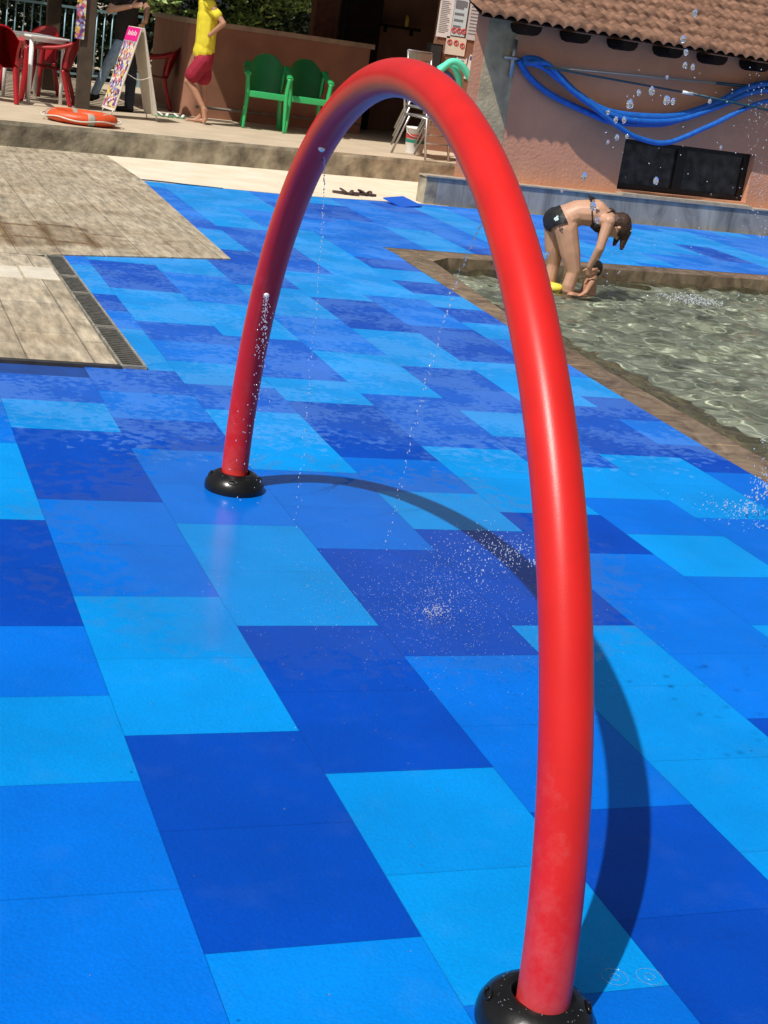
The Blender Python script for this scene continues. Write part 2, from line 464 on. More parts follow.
    L.new(noise_(5, 3).outputs['Fac'], b2.inputs['Height']); L.new(bp.outputs[0], b2.inputs['Normal'])
    L.new(b2.outputs[0], b.inputs['Normal'])
    return m
tag(obj('splash_pad_floor', build_pad(), pad_material(), recalc=False), kind='structure')
# dark bedding below the joints of the mats
bm = NB(); prism(bm, [(-8, -8), (4.14, -8), (4.14, -6.2), (4.28, .2), (4.35, 1.9), (4.66, 6.9), (3.3, 10.4), (2.95, 10.3), (2.8, 5.4), (1.3, 4.8), (1.3, 1.3), (-8, 1.25)], -.004, .006)
tag(obj('pad_bedding', bm, mat('mat_bedding', (.002, .045, .24), .9, .2)), kind='structure')

# ------------------------------------------------------------------ stone paving
def paving_material(name, ang, c1, c2, w, h, stain=None):
    m = bpy.data.materials.new(name); m.use_nodes = True; nt = m.node_tree; n = nt.nodes; L = nt.links; b = n['Principled BSDF']
    ge = n.new('ShaderNodeNewGeometry'); mp = n.new('ShaderNodeMapping'); mp.inputs['Rotation'].default_value = (0, 0, ang)
    L.new(ge.outputs['Position'], mp.inputs['Vector'])
    br = n.new('ShaderNodeTexBrick'); L.new(mp.outputs[0], br.inputs['Vector'])
    br.inputs['Scale'].default_value = 1; br.inputs['Brick Width'].default_value = w; br.inputs['Row Height'].default_value = h
    br.inputs['Mortar Size'].default_value = .007; br.inputs['Mortar Smooth'].default_value = .7; br.offset_frequency = 2; br.squash = .72; br.squash_frequency = 3
    br.inputs['Color1'].default_value = c1; br.inputs['Color2'].default_value = c2; br.inputs['Mortar'].default_value = tuple(x*.55 for x in c1[:3])+(1,)
    br.offset = .37
    # streaks along the boards
    mp2 = n.new('ShaderNodeMapping'); mp2.inputs['Rotation'].default_value = (0, 0, ang); mp2.inputs['Scale'].default_value = (7, 1.5, 3)
    L.new(ge.outputs['Position'], mp2.inputs['Vector'])
    nz = n.new('ShaderNodeTexNoise'); nz.inputs['Scale'].default_value = 2.2; nz.inputs['Detail'].default_value = 10; nz.inputs['Roughness'].default_value = .7
    L.new(mp2.outputs[0], nz.inputs['Vector'])
    mr = n.new('ShaderNodeMapRange'); mr.inputs[1].default_value = .36; mr.inputs[2].default_value = .66; mr.inputs[3].default_value = .46; mr.inputs[4].default_value = 1.1
    L.new(nz.outputs['Fac'], mr.inputs[0])
    hs = n.new('ShaderNodeHueSaturation'); L.new(br.outputs['Color'], hs.inputs['Color']); L.new(mr.outputs[0], hs.inputs['Value'])
    nb_ = n.new('ShaderNodeTexNoise'); nb_.inputs['Scale'].default_value = 1.7; nb_.inputs['Detail'].default_value = 9; nb_.inputs['Roughness'].default_value = .65; L.new(ge.outputs['Position'], nb_.inputs['Vector'])
    r4 = n.new('ShaderNodeMapRange'); r4.inputs[1].default_value = .45; r4.inputs[2].default_value = .72; r4.inputs[3].default_value = 0; r4.inputs[4].default_value = .75; L.new(nb_.outputs['Fac'], r4.inputs[0])
    m4 = n.new('ShaderNodeMix'); m4.data_type = 'RGBA'; m4.blend_type = 'MULTIPLY'; m4.inputs[7].default_value = (.66, .56, .44, 1); L.new(r4.outputs[0], m4.inputs[0]); L.new(hs.outputs[0], m4.inputs[6])
    src = m4.outputs[2]
    if stain:   # a brown damp mark with a ragged edge
        vm = n.new('ShaderNodeVectorMath'); vm.operation = 'SUBTRACT'; L.new(ge.outputs['Position'], vm.inputs[0]); vm.inputs[1].default_value = (stain[0], stain[1], 0)
        ms = n.new('ShaderNodeVectorMath'); ms.operation = 'MULTIPLY'; L.new(vm.outputs[0], ms.inputs[0]); ms.inputs[1].default_value = (1/stain[2], 1/stain[3], 0)
        ln = n.new('ShaderNodeVectorMath'); ln.operation = 'LENGTH'; L.new(ms.outputs[0], ln.inputs[0])
        n2 = n.new('ShaderNodeTexNoise'); n2.inputs['Scale'].default_value = 3.6; n2.inputs['Detail'].default_value = 6; L.new(ge.outputs['Position'], n2.inputs['Vector'])
        ad = n.new('ShaderNodeMath'); ad.operation = 'MULTIPLY_ADD'; L.new(n2.outputs['Fac'], ad.inputs[0]); ad.inputs[1].default_value = 1.6; L.new(ln.outputs[1], ad.inputs[2])
        r3 = n.new('ShaderNodeMapRange'); r3.inputs[1].default_value = 1.35; r3.inputs[2].default_value = 1.65; r3.inputs[3].default_value = .9; r3.inputs[4].default_value = 0
        L.new(ad.outputs[0], r3.inputs[0])
        b2 = n.new('ShaderNodeTexBrick'); L.new(mp.outputs[0], b2.inputs['Vector'])
        for k_ in ('Scale', 'Brick Width', 'Row Height'): b2.inputs[k_].default_value = br.inputs[k_].default_value
        b2.inputs['Mortar Size'].default_value = .075; b2.inputs['Mortar Smooth'].default_value = 1; b2.offset = br.offset; b2.offset_frequency = 2; b2.squash = .72; b2.squash_frequency = 3
        e5 = n.new('ShaderNodeMapRange'); e5.inputs[1].default_value = 0; e5.inputs[2].default_value = .8; e5.inputs[3].default_value = .5; e5.inputs[4].default_value = 1; L.new(b2.outputs['Fac'], e5.inputs[0])
        e6 = n.new('ShaderNodeMath'); e6.operation = 'MULTIPLY'; L.new(r3.outputs[0], e6.inputs[0]); L.new(e5.outputs[0], e6.inputs[1])
        mx = n.new('ShaderNodeMix'); mx.data_type = 'RGBA'; mx.blend_type = 'MULTIPLY'; mx.inputs[7].default_value = (.40, .28, .17, 1)
        L.new(e6.outputs[0], mx.inputs[0]); L.new(src, mx.inputs[6]); src = mx.outputs[2]
    L.new(src, b.inputs['Base Color']); b.inputs['Roughness'].default_value = .8
    bp = n.new('ShaderNodeBump'); bp.inputs['Strength'].default_value = .5; bp.inputs['Distance'].default_value = .01
    sm = n.new('ShaderNodeMath'); sm.operation = 'MULTIPLY_ADD'; L.new(br.outputs['Fac'], sm.inputs[0]); sm.inputs[1].default_value = -1.2; L.new(nz.outputs['Fac'], sm.inputs[2])
    L.new(sm.outputs[0], bp.inputs['Height']); L.new(bp.outputs[0], b.inputs['Normal'])
    return m
PVA = paving_material('wood_look_paving', R(90), (.56, .485, .36, 1), (.45, .385, .28, 1), .85, .34, (1.0, 5.75, 1.5, 1.05))
PVB = paving_material('stone_slab_paving', R(90), (.58, .50, .37, 1), (.47, .405, .30, 1), .85, .36)
bm = NB(); prism(bm, [(-9, 4.40), (1.16, 4.66), (1.30, 4.765), (2.80, 5.31), (2.99, 10.36), (2.95, 12.9), (-9, 10.2)], -.01, .022)
tag(obj('paving', bm, PVA), kind='structure')
bm = NB(); prism(bm, [(-9, 1.30), (1.20, 1.30), (1.215, 4.62), (1.15, 4.65), (-9, 4.39)], -.01, .020)
tag(obj('slab_paving', bm, PVB), kind='structure')
bm = NB(); prism(bm, [(-9, 1.235), (1.215, 1.245), (1.21, 1.297), (-9, 1.295)], -.01, .026)
tag(obj('paving_edge_strip', bm, mat('dark_edge', (.035, .035, .035), .6, .3, 20)), kind='structure')
# pale stone blocks let into the slabs
bm = NB(); box(bm, (1.085, 3.92, .016), (.235, .44, .02), bev=.004); box(bm, (.83, 3.88, .0155), (.235, .43, .02), bev=.004)
tag(obj('pale_paving_blocks', bm, mat('pale_stone', (.62, .57, .47), .8, .12, 6, .3, 50)), kind='structure')
# cream concrete between mats and terrace
bm = NB(); prism(bm, [(2.955, 10.37), (3.0, 10.372), (4.91, 10.57), (6.70, 11.13), (9.5, 11.6), (9.5, 15.2), (2.955, 13.2)], -.01, .014)
tag(obj('concrete_strip', bm, M_cream), kind='structure')

# ------------------------------------------------------------------ drain grates beside the slabs
gl = [((1.285, 4.73), 'topmost, partly at the paving corner'), ]
spans = [(4.72, 3.90, 'black slotted drain grate nearest the concrete terrace'), (3.89, 3.30, 'short black drain grate beside the pale paving blocks'),
         (3.29, 2.27, 'long black drain grate, third one down from the terrace end'), (2.26, 1.27, 'black drain grate at the corner, nearest the red arch foot')]
for y1, y0, lb in spans:
    t = thing('drain_grate', lb, 'drain grate', (1.285, (y0+y1)/2, 0), 0, 'drain grates along the paving')
    L_ = y1-y0-.012
    bm = NB(); box(bm, (-.066, 0, .012), (.012, L_, .03)); box(bm, (.066, 0, .012), (.012, L_, .03)); box(bm, (0, L_/2-.008, .012), (.12, .016, .03)); box(bm, (0, -L_/2+.008, .012), (.12, .016, .03))
    obj('frame', bm, M_gfr, t)
    bm = NB(); k = int(L_/.045)
    for i in range(1, k): box(bm, (0, -L_/2+i*L_/k, .012), (.119, .018, .02))
    box(bm, (0, 0, .003), (.119, L_-.034, .004), mi=1)
    obj('slat_panel', bm, [M_steel, M_slot], t)
t = thing('drain_cover', 'small dark metal drain cover beside the pale paving blocks', 'drain cover', (.62, 3.83, 0))
bm = NB(); box(bm, (0, 0, .014), (.17*1.05, .40, .02), bev=.003); obj('plate', bm, M_steel, t)
bm = NB()
for i in range(6): box(bm, (0, -.15+.06*i, .0255), (.12, .012, .003))
tube(bm, [(.05, .12, .026), (.05, .15, .034), (.02, .15, .034), (.02, .12, .026)], .004, 6); obj('handle', bm, M_alu, t)

# ------------------------------------------------------------------ pool
def stone_mat(name, c1, c2, sc, rough=.5, bw=.75, bh=.36, ang=0.0, mort=(.55, .5, .42, 1)):
    m = bpy.data.materials.new(name); m.use_nodes = True; nt = m.node_tree; n = nt.nodes; L = nt.links; b = n['Principled BSDF']
    ge = n.new('ShaderNodeNewGeometry'); mp = n.new('ShaderNodeMapping'); mp.inputs['Rotation'].default_value = (0, 0, ang); L.new(ge.outputs['Position'], mp.inputs['Vector'])
    n1 = n.new('ShaderNodeTexNoise'); n1.inputs['Scale'].default_value = sc; n1.inputs['Detail'].default_value = 10; n1.inputs['Roughness'].default_value = .66; n1.inputs['Distortion'].default_value = 1.2
    L.new(mp.outputs[0], n1.inputs['Vector'])
    rp = n.new('ShaderNodeValToRGB'); e = rp.color_ramp.elements; e[0].position = .32; e[1].position = .7; e[0].color = c1; e[1].color = c2
    L.new(n1.outputs['Fac'], rp.inputs[0])
    br = n.new('ShaderNodeTexBrick'); L.new(mp.outputs[0], br.inputs['Vector']); br.inputs['Scale'].default_value = 1; br.inputs['Brick Width'].default_value = bw; br.inputs['Row Height'].default_value = bh
    br.inputs['Mortar Size'].default_value = .006; br.inputs['Color1'].default_value = (1, 1, 1, 1); br.inputs['Color2'].default_value = (.72, .74, .78, 1); br.inputs['Mortar'].default_value = mort
    mx = n.new('ShaderNodeMix'); mx.data_type = 'RGBA'; mx.blend_type = 'MULTIPLY'; mx.inputs[0].default_value = 1
    L.new(rp.outputs[0], mx.inputs[6]); L.new(br.outputs['Color'], mx.inputs[7]); L.new(mx.outputs[2], b.inputs['Base Color'])
    b.inputs['Roughness'].default_value = rough
    bp = n.new('ShaderNodeBump'); bp.inputs['Strength'].default_value = .35; bp.inputs['Distance'].default_value = .01; L.new(n1.outputs['Fac'], bp.inputs['Height']); L.new(bp.outputs[0], b.inputs['Normal'])
    return m
M_cope = stone_mat('brown_slate_coping', (.085, .055, .035, 1), (.36, .27, .175, 1), 4.2, .25, .62, 5, R(90), (1.7, 1.6, 1.35, 1))
M_basin = stone_mat('green_grey_stone', (.21, .22, .18, 1), (.66, .665, .58, 1), 2.2, .6, .5, .5)
def coping():
    bm = NB()
    # left strip, corner and far strip built as quads of varying width butted together
    inner = [(4.78, -6.0), (4.80, .2), (4.83, 1.9), (4.86, 3.99), (4.99, 6.30), (5.27, 6.62), (9.45, 7.22), (16, 8.2)]
    outer = [(4.165, -6.0), (4.305, .2), (4.375, 1.9), (4.51, 3.99), (4.69, 6.55), (4.705, 6.905), (9.69, 7.615), (16.2, 8.55)]
    zt = .010
    def mixp(p, q, t): return (p[0]+(q[0]-p[0])*t, p[1]+(q[1]-p[1])*t)
    slope = [.42, .42, .42, .40, .0, 0, 0, 0]
    ot = [bm.verts.new((x, y, zt)) for x, y in outer]
    mid = [mixp(o, i_, .55 if s_ else 1) for o, i_, s_ in zip(outer, inner, slope)]
    it = [bm.verts.new((x, y, zt)) for x, y in mid]
    lo = [bm.verts.new((x+s_, y, -.335 if not s_ else -.30)) for (x, y), s_ in zip(inner, slope)]
    for i in range(len(inner)-1):
        bm.faces.new((it[i], it[i+1], ot[i+1], ot[i]))
        bm.faces.new((it[i], lo[i], lo[i+1], it[i+1]))
    return bm
cope = tag(obj('pool_coping', coping(), M_cope), kind='structure')
bm = NB(); bm.faces.new([bm.verts.new((x, y, -.33)) for x, y in POOL])
a, b_ = POOL[-1], POOL[-2]
bm.faces.new([bm.verts.new(q) for q in ((a[0], a[1], -.33), (b_[0], b_[1], -.33), (b_[0], b_[1], 0), (a[0], a[1], 0))])
basin = tag(obj('pool_basin', bm, M_basin), kind='structure')
def water_material():
    m = bpy.data.materials.new('pool_water'); m.use_nodes = True; nt = m.node_tree; n = nt.nodes; L = nt.links
    n.remove(n['Principled BSDF'])
    g = n.new('ShaderNodeBsdfGlass'); g.inputs['IOR'].default_value = 1.33; g.inputs['Roughness'].default_value = 0.0; g.inputs['Color'].default_value = (.90, .94, .88, 1)
    L.new(g.outputs[0], n['Material Output'].inputs[0])
    return m
def water():
    import numpy as np
    bm = NB()
    x0, x1, y0, y1, st = 4.60, 13.0, -2.0, 8.3, .02
    nx, ny = int((x1-x0)/st), int((y1-y0)/st)
    rg = np.random.RandomState(4)
    X, Y = np.meshgrid(np.linspace(x0, x1, nx+1), np.linspace(y0, y1, ny+1), indexing='ij')
    Z = np.zeros_like(X)
    for _ in range(60):
        lam = .09*(7.5**rg.uniform(0, 1)); th = rg.normal(1.15, .75); ph = rg.uniform(0, 6.28); k = 6.283/lam
        amp = .0088*lam*rg.uniform(.4, 1.2)
        wob = .25*np.sin(X*rg.uniform(.5, 2)+Y*rg.uniform(.5, 2)+ph)
        Z += amp*np.sin(k*(X*np.cos(th)+Y*np.sin(th))+ph+wob*3)
    for cx, cy, a in ((6.4, 5.8, .012), (8.6, 6.7, .016), (6.2, 1.6, .010)):
        d = np.hypot(X-cx, Y-cy); Z += a*np.exp(-d*1.6)*np.cos(d*26)
    Z -= .105
    vs = {}
    def inside(x, y):
        xi = 4.62 if y < .2 else (4.62+.10*(y-.2)/3.8 if y < 3.99 else 4.72+.27*(y-3.99)/2.31)
        if x < xi+.002: return False
        if y > 6.3 and (y-6.3)*.28 > (x-4.99)*.32: return False
        return y < 6.62+(x-5.27)*.1437
    keep = np.zeros((nx+1, ny+1), bool)
    for i in range(nx+1):
        for j in range(ny+1):
            keep[i, j] = inside(X[i, j], Y[i, j])
    def gv(i, j):
        if (i, j) not in vs: vs[(i, j)] = bm.verts.new((X[i, j], Y[i, j], Z[i, j]))
        return vs[(i, j)]
    for i in range(nx):
        for j in range(ny):
            if keep[i, j] or keep[i+1, j] or keep[i, j+1] or keep[i+1, j+1]:
                f = bm.faces.new((gv(i, j), gv(i+1, j), gv(i+1, j+1), gv(i, j+1))); f.smooth = True
    return bm
wat = tag(obj('pool_water', water(), water_material(), recalc=False), kind='structure')
try:
    sl.cycles.is_caustics_light = True; wat.cycles.is_caustics_caster = True; basin.cycles.is_caustics_receiver = True; cope.cycles.is_caustics_receiver = True
except Exception as ex: print('caustics', ex)

# ------------------------------------------------------------------ terrace
FX = lambda x: 12.45+.245*(x-1.6)          # front edge of the terrace
def terrace():
    bm = NB()
    n = 60; xs = [-9+(8.34+9)*i/n for i in range(n+1)]
    top = []; fr = []; ba = []; bo = []
    for i, x in enumerate(xs):
        y = FX(x); j = .02*noise.noise((x*1.7, 3, 0))
        top.append(bm.verts.new((x, y+j, .33+.006*noise.noise((x*2, 0, 1))))); fr.append(bm.verts.new((x, y-.012+j+.02*noise.noise((x*2.3, 9, 0)), .28)))
        bo.append(bm.verts.new((x, y+.02*noise.noise((x*2, 5, 0)), -.02)))
    bk = [bm.verts.new((-9, 45, .33)), bm.verts.new((22, 45, .33)), bm.verts.new((22, 17, .33)), bm.verts.new((9.6, 17, .33))]
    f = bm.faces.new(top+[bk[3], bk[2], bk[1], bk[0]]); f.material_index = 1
    for i in range(n):
        bm.faces.new((fr[i], fr[i+1], top[i+1], top[i])); bm.faces.new((bo[i], bo[i+1], fr[i+1], fr[i]))
    return bm
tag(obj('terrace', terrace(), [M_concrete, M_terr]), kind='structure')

# ------------------------------------------------------------------ red water arch
Lb, Rb = V((1.345, -.79, .012)), V((1.13, -4.325, .012)); cen = (Lb+Rb)/2; ud = (Lb-Rb).normalized(); nd = V((-ud.y, ud.x, 0)); RA = 1.795
def apt(a, z0=0): return cen + ud*math.cos(a)*RA + V((0, 0, math.sin(a)*RA+z0)) + ud*math.sin(a)*.075
def red_tube_material():
    m = bpy.data.materials['red_gloss_paint']; nt = m.node_tree; n = nt.nodes; L = nt.links; b = n['Principled BSDF']
    # chalky lime scale low on the legs
    ge = n.new('ShaderNodeNewGeometry'); sx = n.new('ShaderNodeSeparateXYZ'); L.new(ge.outputs['Position'], sx.inputs[0])
    nz = n.new('ShaderNodeTexNoise'); nz.inputs['Scale'].default_value = 7; nz.inputs['Detail'].default_value = 12; nz.inputs['Roughness'].default_value = .75; L.new(ge.outputs['Position'], nz.inputs['Vector'])
    mr = n.new('ShaderNodeMapRange'); mr.inputs[1].default_value = .02; mr.inputs[2].default_value = .55; mr.inputs[3].default_value = .15; mr.inputs[4].default_value = -.08; L.new(sx.outputs['Z'], mr.inputs[0])
    ad = n.new('ShaderNodeMath'); ad.operation = 'ADD'; L.new(mr.outputs[0], ad.inputs[0]); L.new(nz.outputs['Fac'], ad.inputs[1])
    m2 = n.new('ShaderNodeMapRange'); m2.inputs[1].default_value = .52; m2.inputs[2].default_value = .92; m2.inputs[3].default_value = 0; m2.inputs[4].default_value = .30; L.new(ad.outputs[0], m2.inputs[0])
    mx = n.new('ShaderNodeMix'); mx.data_type = 'RGBA'; mx.inputs[7].default_value = (.62, .30, .28, 1)
    old = b.inputs['Base Color'].links[0].from_socket; L.new(old, mx.inputs[6]); L.new(m2.outputs[0], mx.inputs[0]); L.new(mx.outputs[2], b.inputs['Base Color'])
    r = n.new('ShaderNodeMapRange'); r.inputs[1].default_value = 0; r.inputs[2].default_value = .3; r.inputs[3].default_value = .33; r.inputs[4].default_value = .6; L.new(m2.outputs[0], r.inputs[0]); L.new(r.outputs[0], b.inputs['Roughness'])
red_tube_material()
arch = thing('water_arch', 'tall red tubular water arch standing on the blue mats', 'water arch', (0, 0, 0))
bm = NB(); tube(bm, [Rb+V((0, 0, .0))]+[apt(PI-PI*i/120) for i in range(1, 120)]+[Lb], .0562, 40); obj('pipe', bm, M_red, arch)
for c in (Rb, Lb):
    bm = NB(); lathe(bm, [(.126, .0), (.127, .014), (.124, .030), (.113, .050), (.095, .066), (.076, .076), (.066, .078), (.058, .074), (.058, .03)], c, 48)
    bc = obj('base_cover', bm, M_black, arch, smooth=True)
    for k in range(4):
        bm = NB(); a = -PI/2-.35+k*PI/2; q = V(c)+V((math.cos(a)*.106, math.sin(a)*.106, .058))
        M_ = Matrix.Translation(q) @ Matrix.Rotation(a, 4, 'Z') @ Matrix.Rotation(R(48), 4, 'Y')
        ring = [M_ @ V((math.cos(2*PI*i/20)*.009, math.sin(2*PI*i/20)*.019, 0)) for i in range(20)]
        tube(bm, ring, .0028, 6, closed=True)
        obj('bolt_slot', bm, M_black, bc)
NOZ = []
for a, side in ((.52, -.5), (1.045, -.2), (2.09, .75), (2.62, .2)):
    p = apt(a); inw = (cen-p).normalized(); d = (inw+nd*(-side if False else side*-1)).normalized()
    if side == -.5: d = (inw*.55-V((.30, .93, 0))*.75).normalized()
    q = p+d*.0552; NOZ.append((q, d))
    bm = NB(); ax = d; M_ = Matrix.Translation(q) @ d.to_track_quat('Z', 'Y').to_matrix().to_4x4()
    t_ = NB(); lathe(t_, [(0, .0085), (.006, .009), (.0095, .006), (.012, .001), (.012, -.004)], (0, 0, 0), 16)
    t_.transform(M_); obj('nozzle', t_, M_white, arch, smooth=True)

# ------------------------------------------------------------------ water in the air
M_drop = bpy.data.materials.new('water_drops'); M_drop.use_nodes = True
b = M_drop.node_tree.nodes['Principled BSDF']; b.inputs['Base Color'].default_value = (.86, .92, .98, 1); b.inputs['Roughness'].default_value = .05
b.inputs['Transmission Weight'].default_value = .9; b.inputs['IOR'].default_value = 1.33; b.inputs['Specular IOR Level'].default_value = .8
M_spray = M_drop.copy(); M_spray.name = 'water_spray_white'; M_spray.node_tree.nodes['Principled BSDF'].inputs['Transmission Weight'].default_value = .72
def drops(name, pts, m=None, sub=1):
    bm = NB()
    for p, r, st in pts:
        g = bmesh.ops.create_icosphere(bm, subdivisions=sub, radius=r)['verts']
        for v in g: v.co = V((v.co.x, v.co.y, v.co.z*st))+V(p)
    for f in bm.faces: f.smooth = True
    return obj(name, bm, m or M_spray, recalc=False)
def jet(q, v0, T, n, r0, jit, g=9.8):
    out = []
    for i in range(n):
        t = T*((i+rnd.uniform(-.4, .4))/n); t = max(t, 0); p = q+v0*t+V((0, 0, -.5*g*t*t))
        j = jit*t/T
        out.append((p+V((rnd.gauss(0, j), rnd.gauss(0, j), rnd.gauss(0, j))), r0*rnd.uniform(.6, 1.25), rnd.uniform(1, 2.2)))
    return out
def hit(q, v, z=.014):
    return (v.z+math.sqrt(max(0, v.z**2+2*9.8*(q.z-z))))/9.8
TGT1, TGT2 = (1.47, -1.30, .014), (1.78, -1.52, .014)
q, d = NOZ[1]; T = .56; v = (V(TGT1)-q)/T+V((0, 0, .5*9.8*T))
tag(drops('water_jet', [(p_, r_, s_) for p_, r_, s_ in jet(q, v, T, 120, .0023, .006)]), 'thin chain of drops falling from the upper left inside of the red arch', 'water jet', 'water jets of the arch', 'stuff')
q, d = NOZ[2]; T = .60; v = (V(TGT2)-q)/T+V((0, 0, .5*9.8*T))
tag(drops('water_jet', jet(q, v, T, 130, .0025, .007)), 'thin slanting stream leaving the right half of the red arch', 'water jet', 'water jets of the arch', 'stuff')
q, d = NOZ[0]; pts = []
for sgn in (-1, 1):
    v = (d*.35+ud*.10*sgn); pts += jet(q, v, .22, 46, .0022, .008)
pts += jet(q, d*.25, hit(q, d*.25), 130, .0022, .05)
tag(drops('water_jet', pts), 'small forked dribble running down beside the far leg of the red arch', 'water jet', 'water jets of the arch', 'stuff')
q, d = NOZ[3]; tgt = V((1.72, -2.20, .014))
T = .34; v = (tgt-q)/T+V((0, 0, .5*9.8*T))
pts = jet(q, v, T, 60, .0022, .05)
for i in range(600):
    t = rnd.uniform(.25, 1); p = q+v*t*T+V((0, 0, -.5*9.8*(t*T)**2)); s = .13*t
    pts.append((p+V((rnd.gauss(0, s), rnd.gauss(0, s), abs(rnd.gauss(0, s*.6)))), rnd.uniform(.0006, .0019), 1))
tag(drops('water_jet', pts), 'spreading white spray shot from the near leg of the red arch', 'water jet', 'water jets of the arch', 'stuff')
# splash on the mats
pts = []
for i in range(1900):
    a = rnd.uniform(0, 2*PI); rr = abs(rnd.gauss(0, .42)); z = abs(rnd.gauss(0, .10))*max(0, 1-rr)
    pts.append(((1.70+rr*math.cos(a)*1.0, -2.25+rr*math.sin(a)*.9, .016+z), rnd.uniform(.0005, .0015), 1))
for i in range(110):
    pts.append(((1.73+rnd.gauss(0, .035), -2.17+rnd.gauss(0, .02), .02+abs(rnd.gauss(0, .02))), rnd.uniform(.001, .003), 1))
tag(drops('water_spray', pts), 'fine white splash of droplets over the dark blue mats', 'spray', kind='stuff')
# beads lying on mats
pts = []
for i in range(70):
    x, y = rnd.uniform(.2, 3.6), rnd.uniform(-4.2, 2.5)
    if abs(x-1.25) < .12 and (abs(y+4.27) < .16 or abs(y+.69) < .16): continue
    pts.append(((x, y, .0135), rnd.uniform(.0012, .0028), .5))
for c_ in (Rb, Lb):
    for i in range(70):
        a_ = rnd.uniform(0, 2*PI); t_ = rnd.random(); rr = .075+.045*t_; pts.append(((c_.x+rr*math.cos(a_), c_.y+rr*math.sin(a_), .078+.012-.044*t_**1.6), rnd.uniform(.0008, .0024), .6))
tag(drops('water_beads', pts, M_drop), 'scattered water beads lying on the blue mats', 'water beads', kind='stuff')
# drops flying in the air to the right of the arch, between camera and wall
def ray(x, y, dist):
    d = (fw*1480+r2*(x-384)-u2*(y-512)).normalized(); return V((-.2816, -6.6036, 1.88995))+d*dist
FLY = [(653, 81, 4), (631, 95, 4.6), (640, 83, 3), (668, 90, 4.4), (674, 92, 3.2), (686, 56, 3), (694, 57, 3), (687, 42, 3), (684, 30, 3.5), (668, 68, 2), (609, 102, 2.4), (617, 110, 3), (625, 111, 3), (618, 128, 3), (609, 132, 2.2), (628, 127, 2.4), (585, 167, 3.6), (563, 181, 2.2), (657, 171, 3.6), (594, 197, 4.2), (598, 211, 3), (711, 91, 2.2), (696, 3, 3.4), (548, 246, 3), (722, 138, 1.8)]
for i, (x, y, r) in enumerate(FLY):
    dd = 3.4+.35*math.sin(i*1.7); p = ray(x, y+4, dd); rad = .82*r*dd/1480
    bm = NB(); bmesh.ops.create_icosphere(bm, subdivisions=3, radius=rad)
    for v_ in bm.verts:
        k = 1+.28*noise.noise(v_.co*(1.1/rad)+V((i*3.1, 0, 0))); v_.co = V((v_.co.x*.85, v_.co.y*.85, v_.co.z*1.25))*k
    o = obj('water_drop', bm, M_drop, smooth=True); o.location = p
    tag(o, 'clear splash drop hanging in the air before the peach wall', 'water drop', 'drops flying before the peach wall')
# fine spray at the right edge and the small ground fountain by the pool
pts = []
for i in range(170):
    x = 761+rnd.gauss(0, 9); y = rnd.uniform(60, 235); pts.append((ray(x, y, 4.6+rnd.gauss(0, .2)), rnd.uniform(.0008, .0022), 1))
for i in range(60):
    pts.append((ray(rnd.uniform(600, 768), rnd.uniform(60, 300), 5+rnd.gauss(0, .4)), rnd.uniform(.0012, .0028), 1))
tag(drops('water_mist', pts), 'loose falling spray along the right side in front of the wall', 'spray', kind='stuff')
pts = []
for i in range(260):
    t = rnd.random(); z = .5*t; pts.append(((3.80+.16*t+rnd.gauss(0, .018+.05*t), -.97+rnd.gauss(0, .018+.05*t), .02+z), rnd.uniform(.002, .005)*(1.1-.4*t), rnd.uniform(1, 2)))
for i in range(200): pts.append(((3.80+rnd.gauss(0, .13), -.97+rnd.gauss(0, .12), .02+abs(rnd.gauss(0, .02))), rnd.uniform(.0015, .0035), 1))
tag(drops('ground_fountain', pts), 'low white jet rising from the blue mats beside the pool edge', 'fountain', kind='stuff')
pts = []
for i in range(260):
    pts.append(((7.6+rnd.gauss(0, .16), 5.9+rnd.gauss(0, .12), -.09+abs(rnd.gauss(0, .025))), rnd.uniform(.004, .011), 1))
tag(drops('pool_splash', pts), 'white splash breaking the pool surface behind the woman', 'splash', kind='stuff')
for x, y, lb in ((1.385, -4.205, 'left of the two ripple rings in the thin puddle by the near foot'), (1.468, -4.215, 'right of the two ripple rings in the thin puddle by the near foot')):
    bm = NB()
    for rr in (.012, .030):
        tube(bm, [(rr*math.cos(2*PI*i/28), rr*math.sin(2*PI*i/28), 0) for i in range(28)], .0006, 6, closed=True)
    o = obj('water_ripple', bm, M_drop); o.location = (x, y, .0135); tag(o, lb, 'ripple', 'ripple rings by the near foot')

# ------------------------------------------------------------------ low wing on the right (peach wall, marble plinth, tiled roof)
W0 = V((6.72, 11.15, 0)); dd = V((.9925, .122, 0)); nn = V((-.122, .9925, 0))
def wp(u, v, z): return W0+dd*u+nn*v+V((0, 0, z))
def wquad(bm, u0, u1, z0, z1, v, mi=0):
    f = bm.faces.new([bm.verts.new(wp(u, v, z)) for u, z in ((u0, z0), (u1, z0), (u1, z1), (u0, z1))]); f.material_index = mi
def wbox(bm, u0, u1, v0, v1, z0, z1, mi=0):
    vs = [bm.verts.new(wp(u, v, z)) for z in (z0, z1) for u, v in ((u0, v0), (u1, v0), (u1, v1), (u0, v1))]
    for q in ((0, 1, 2, 3), (4, 5, 6, 7), (0, 1, 5, 4), (1, 2, 6, 5), (2, 3, 7, 6), (3, 0, 4, 7)):
        f = bm.faces.new([vs[i] for i in q]); f.material_index = mi
wing = thing('pool_house', 'low peach rendered house with brown tiled roof and grey marble base', 'house', (0, 0, 0))
bm = NB(); WV = .16
UW0, UW1, ZW0, ZW1 = 3.02, 5.28, .43, 1.10
